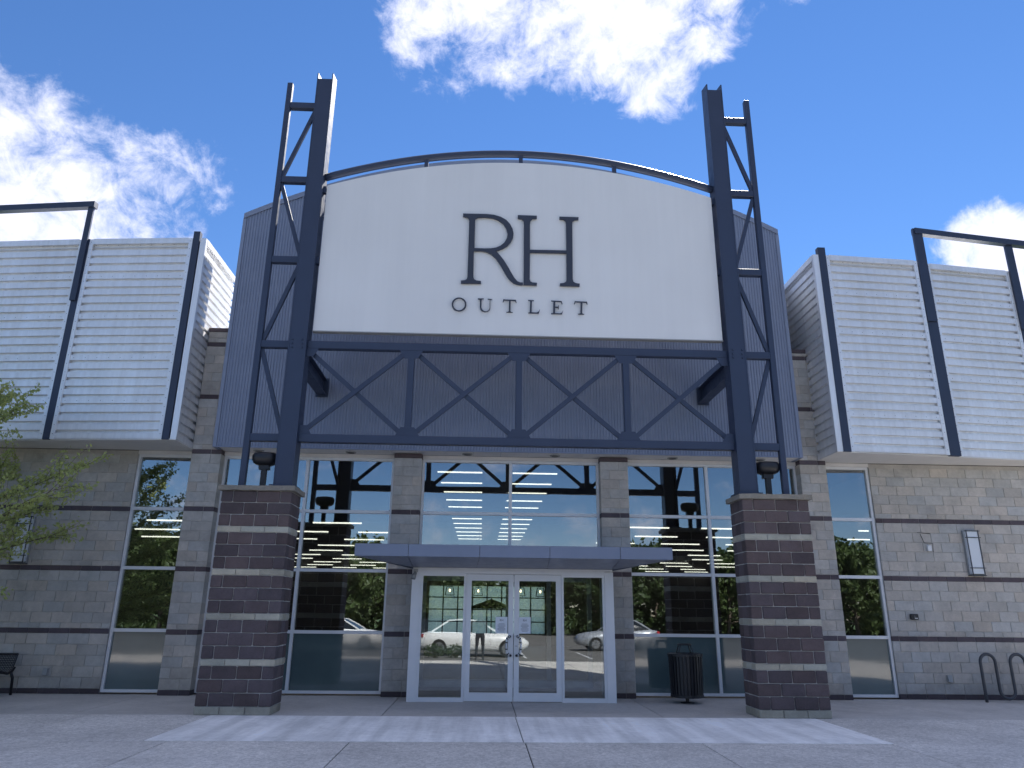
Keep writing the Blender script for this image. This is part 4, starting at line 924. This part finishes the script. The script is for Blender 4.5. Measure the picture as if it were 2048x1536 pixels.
tree('young_tree', (-10.55, -3.1, 0), 'slender young tree with fresh yellow-green leaves at the left, by the bench', (5, 5.5, 3.0, 2.4, 1.15, 54, 32, 11, .068, .8, .075), 'leaf_spring', 2.2)
pl = MB(); pl.lathe((-10.55, -3.1, 0), [(.75, -.01), (.75, .015), (.6, .03), (.1, .05)], 24); tag(pl.build('tree_pit', 'mulch'), kind='structure')
far = [tree('roadside_tree', (-26, -46, -.3), 'broad green tree across the car park, second from the left in the row', (21, 7.2, 4.2, 3.2, 1.2, 26, 13, 6, .42, 0, .2), 'leaf_mid', 0, 'trees across the car park'),
       tree('roadside_tree', (-17, -50, -.3), 'tall dark tree across the car park, fourth from the left in the row', (22, 8.3, 3.8, 3.8, 1.3, 28, 13, 6, .44, 0, .22), 'leaf_dark', 1, 'trees across the car park')]
ORD = 'first third fifth sixth seventh eighth ninth tenth eleventh twelfth thirteenth fourteenth fifteenth'.split()
for k, x in enumerate((-34, -21.5, -12, -6.5, -1.5, 4.5, 10, 15.5, 20.5, 26, 32, 38, 45)):
    c = tree('', (x, (-48, -54, -49, -53)[k % 4], -.3), 'green tree across the car park, %s from the left in the row' % ORD[k], None, None, k*1.3, None, far[(k*3) % 2 if k % 3 else 1])
    c.scale = (1, 1, (.62 if -8 < x < 12 else .9)+.07*((k*7) % 4))
ORD2 = 'first second third fourth fifth sixth seventh eighth ninth tenth eleventh twelfth'.split()
for k in range(12):      # a second, further row closes the gaps
    c = tree('', (-44+8*k, -66+3*(k % 3), -.3), 'dark tree in the far second row beyond the car park, %s from the left' % ORD2[k], None, None, k*2.1, None, far[1])
    c.scale = (1.4, 1.4, (.72 if 4 <= k <= 7 else .98)+.08*((k*5) % 3))

# undergrowth closing the view under the far trees
ug = MB(); rnd = random.Random(77)
for k in range(15000):
    x = rnd.uniform(-62, 62); q = Vector((x, -58+rnd.uniform(-2.5, 2.5), -.3+abs(rnd.gauss(0, 1.3+.5*math.sin(x*.37)+.3*math.sin(x*1.1))))); a = Vector((rnd.gauss(0,1), rnd.gauss(0,1), rnd.gauss(0,1))).normalized(); b = a.orthogonal().normalized(); c = a.cross(b); s = rnd.uniform(.18, .36)
    ug.add([q-b*s, q+c*s*.6, q+b*s, q-c*s*.6], [(0, 1, 2, 3)])
tag(ug.build('undergrowth', 'leaf_dark'), 'dark undergrowth below the far trees beyond the car park', 'undergrowth', None, 'stuff')

# ------------------------------------------------------------ cars standing in the car park (seen in the glass)
def car_proto(paintm, label):
    t = thing('parked_car', (0, 0, 0), label, 'car', 'cars in the car park')
    # stations along the length: x, half width, sill z, belt z
    st = [(-2.32, .62, .42, .66), (-2.22, .78, .30, .84), (-1.7, .88, .24, .96), (-.9, .90, .22, .95), (.2, .90, .22, .93), (1.0, .90, .22, .90), (1.7, .87, .24, .82), (2.15, .78, .28, .70), (2.33, .60, .40, .58)]
    b = MB(); ring = []
    for x, hw, z0, z1 in st:
        zm = (z0+z1)/2; ring.append([(x, -hw*.90, z0), (x, -hw, z0+.12), (x, -hw, zm+.06), (x, -hw*.93, z1), (x, -hw*.5, z1+.035), (x, 0, z1+.045), (x, hw*.5, z1+.035), (x, hw*.93, z1), (x, hw, zm+.06), (x, hw, z0+.12), (x, hw*.90, z0)])
    n = 11; b.add([p for r_ in ring for p in r_], [(i*n+k, (i+1)*n+k, (i+1)*n+k+1, i*n+k+1) for i in range(len(st)-1) for k in range(n-1)]+[(i*n, i*n+n-1, (i+1)*n+n-1, (i+1)*n) for i in range(len(st)-1)]+[tuple(range(n)), tuple(reversed(range((len(st)-1)*n, len(st)*n)))])
    body = b.build('body', paintm, t, smooth=True)
    r = MB(); lo = [(-1.75, .80), (-1.0, .82), (.1, .82), (1.05, .78)]; hi = [(-1.05, .60), (-.75, .62), (-.1, .62), (.25, .60)]
    r.add([(hi[0][0], -.60, 1.40), (-.5, -.63, 1.46), (.2, -.60, 1.42), (.2, .60, 1.42), (-.5, .63, 1.46), (hi[0][0], .60, 1.40), (-.5, 0, 1.485), (hi[0][0], 0, 1.42), (.2, 0, 1.445)], [(0, 1, 6, 7), (1, 2, 8, 6), (7, 6, 4, 5), (6, 8, 3, 4)])
    r.build('roof', paintm, t, smooth=True)
    for s in (-1, 1):
        g_ = MB(); g_.add([(-1.72, s*.80, .955), (-.42, s*.83, .95), (-.42, s*.635, 1.435), (-1.05, s*.60, 1.385)], [(0, 1, 2, 3)]); g_.build('side_window', 'car_glass', t)
        g_ = MB(); g_.add([(-.36, s*.83, .95), (1.0, s*.80, .92), (.22, s*.60, 1.405), (-.36, s*.635, 1.435)], [(0, 1, 2, 3)]); g_.build('side_window', 'car_glass', t)
        p_ = MB(); p_.bar((-1.78, s*.79, .95), (-1.05, s*.595, 1.41), .07, .05); p_.bar((1.06, s*.79, .91), (.21, s*.595, 1.43), .06, .05); p_.bar((-.39, s*.835, .94), (-.39, s*.63, 1.45), .06, .04, (1, 0, 0)); p_.bar((-1.06, s*.605, 1.405), (-.45, s*.64, 1.455), .05, .05); p_.bar((-.45, s*.64, 1.455), (.22, s*.605, 1.425), .05, .05); p_.build('pillar', paintm, t)
        for x in (-1.42, 1.40):
            w = MB(); w.tube([(x, s*.70, .33), (x, s*.92, .33)], .335, 22); wo = w.build('wheel', 'tyre', t)
            w = MB(); w.tube([(x, s*.915, .33), (x, s*.93, .33)], .215, 16); w.build('rim', 'rim', wo)
        h = MB(); h.add([(2.02, s*.80, .60), (2.27, s*.60, .58), (2.2, s*.62, .70), (1.95, s*.80, .735)], [(0, 1, 2, 3)]); h.build('headlight', 'glass_plain' if False else 'rim', t)
        h = MB(); h.add([(-2.27, s*.72, .74), (-2.12, s*.83, .74), (-2.1, s*.82, .88), (-2.24, s*.70, .86)], [(0, 1, 2, 3)]); h.build('tail_light', 'lamp_red', t)
    f = MB(); f.add([(1.05, -.78, .925), (1.05, .78, .925), (.22, .60, 1.42), (.22, -.60, 1.42)], [(0, 1, 2, 3)]); f.build('windscreen', 'car_glass', t)
    f = MB(); f.add([(-1.78, -.77, .965), (-1.78, .77, .965), (-1.06, .59, 1.395), (-1.06, -.59, 1.395)], [(0, 3, 2, 1)]); f.build('rear_window', 'car_glass', t)
    return t
c1 = car_proto('car_white', 'white saloon car reflected in the entrance doors'); c1.location = (-.75, -19.2, -.15)
def car_copy(loc, rz, label, paintm):
    c = copy_tree(c1); c.location = loc; c.rotation_euler = (0, 0, rz); c['label'] = label
    for ch in [x for x in bpy.data.objects if x.parent == c and x.name.split('.')[0] in ('body', 'roof', 'pillar')]:
        ch.data = ch.data.copy(); ch.data.materials.clear(); ch.data.materials.append(MATS[paintm])
    return c
car_copy((-7.3, -22.0, -.15), .05, 'white car parked further left, reflected in the left tall window', 'car_white')
car_copy((6.6, -24.5, -.15), PI, 'silver car parked to the right, reflected in the right tall window', 'car_silver')
car_copy((-3.0, -24.0, -.15), PI, 'dark car parked behind the white saloon, reflected in the door glass', 'car_dark')
# lamp post
t = thing('lamp_post', (9.8, -24, -.15), 'tall pale lamp post in the car park, reflected in the right narrow window', 'lamp post')
m_ = MB(); m_.tube([(9.8, -24, -.15), (9.8, -24, 9.5)], [.12, .07], 12); m_.build('pole', 'pole_grey', t, smooth=True)
MB().box(9.45, 10.15, -24.15, -23.85, 9.45, 9.58).build('lamp_head', 'pole_grey', t); MB().lathe((9.8, -24, -.15), [(.25, 0), (.25, .5), (.2, .55)], 16).build('footing', 'kerb_concrete', t)
# low shrubs on the island by the white car
def shrub(x, y, label, seed):
    rnd = random.Random(seed); t = thing('shrub', (x, y, -.15), label, 'shrub', 'low shrubs on the car park island'); lf = MB(); wd = MB()
    for k in range(9):
        a = rnd.uniform(0, 6.28); q = Vector((x+math.cos(a)*.25, y+math.sin(a)*.25, rnd.uniform(.1, .35))); wd.tube([(x, y, -.15), tuple(q)], [.012, .006], 5)
    for k in range(420):
        v = Vector((rnd.gauss(0,1), rnd.gauss(0,1), rnd.gauss(0,1))).normalized()*rnd.uniform(.5, 1)
        q = Vector((x+v.x*.5, y+v.y*.42, .12+v.z*.27)); a = Vector((rnd.gauss(0,1), rnd.gauss(0,1), rnd.gauss(0,1))).normalized(); b = a.orthogonal().normalized(); c = a.cross(b); s = .045
        lf.add([q-b*s, q+c*s*.6, q+b*s, q-c*s*.6], [(0, 1, 2, 3)])
    wd.build('stem', 'trunk', t); lf.build('foliage', 'leaf_dark', t)
for i, (x, lb) in enumerate(((-3.3, 'low dark shrub at the left end of the island, in front of the cars'), (-2.3, 'low dark shrub second from the left on the island'), (-1.45, 'low dark shrub nearest the photographer on the island'))): shrub(x, -17.0-.1*i, lb, 50+i)

# ------------------------------------------------------------ the person taking the picture (seen only in the door glass)
def person(x, y, z):
    t = thing('person', (x, y, z), 'person in dark clothes holding up a phone, reflected in the entrance doors', 'person')
    J = {'pelvis': (0, 0, .95, .15), 'waist': (0, 0, 1.10, .135), 'chest': (0, -.01, 1.32, .155), 'neckb': (0, 0, 1.47, .07), 'neck': (0, .01, 1.53, .055), 'head0': (0, .02, 1.60, .085), 'head1': (0, .02, 1.70, .095), 'head2': (0, .01, 1.78, .06)}
    E_ = [('pelvis', 'waist'), ('waist', 'chest'), ('chest', 'neckb'), ('neckb', 'neck'), ('neck', 'head0'), ('head0', 'head1'), ('head1', 'head2')]
    for s, n_ in ((-1, 'l'), (1, 'r')):
        for k, v in (('hip', (s*.10, 0, .90, .10)), ('knee', (s*.12, .02, .50, .062)), ('ankle', (s*.13, -.01, .09, .045)), ('toe', (s*.15, .14, .035, .038)), ('sh', (s*.19, 0, 1.42, .065)), ('elb', (s*.25, .14, 1.20, .048)), ('wr', (s*.09, .32, 1.48, .034)), ('hand', (s*.055, .35, 1.55, .036))):
            J[k+n_] = v
        E_ += [('pelvis', 'hip'+n_), ('hip'+n_, 'knee'+n_), ('knee'+n_, 'ankle'+n_), ('ankle'+n_, 'toe'+n_), ('chest', 'sh'+n_), ('sh'+n_, 'elb'+n_), ('elb'+n_, 'wr'+n_), ('wr'+n_, 'hand'+n_)]
    names = list(J); me = bpy.data.meshes.new('body'); me.from_pydata([J[k][:3] for k in names], [(names.index(a), names.index(b)) for a, b in E_], [])
    o = bpy.data.objects.new('body', me); col.objects.link(o); o.parent = t
    sk = o.modifiers.new('skin', 'SKIN'); sk.use_smooth_shade = True
    for v, k in zip(me.skin_vertices[0].data, names): v.radius = (J[k][3], J[k][3]*(.8 if k in ('pelvis', 'waist', 'chest') else 1)); v.use_root = (k == 'pelvis')
    o.modifiers.new('sub', 'SUBSURF').render_levels = 2
    me.materials.append(MATS['clothes'])
    MB().box(x-.04, x+.04, y+.33, y+.342, z+1.55, z+1.71).build('phone', 'black_paint', t)
person(-.47, -16.2, -.15)
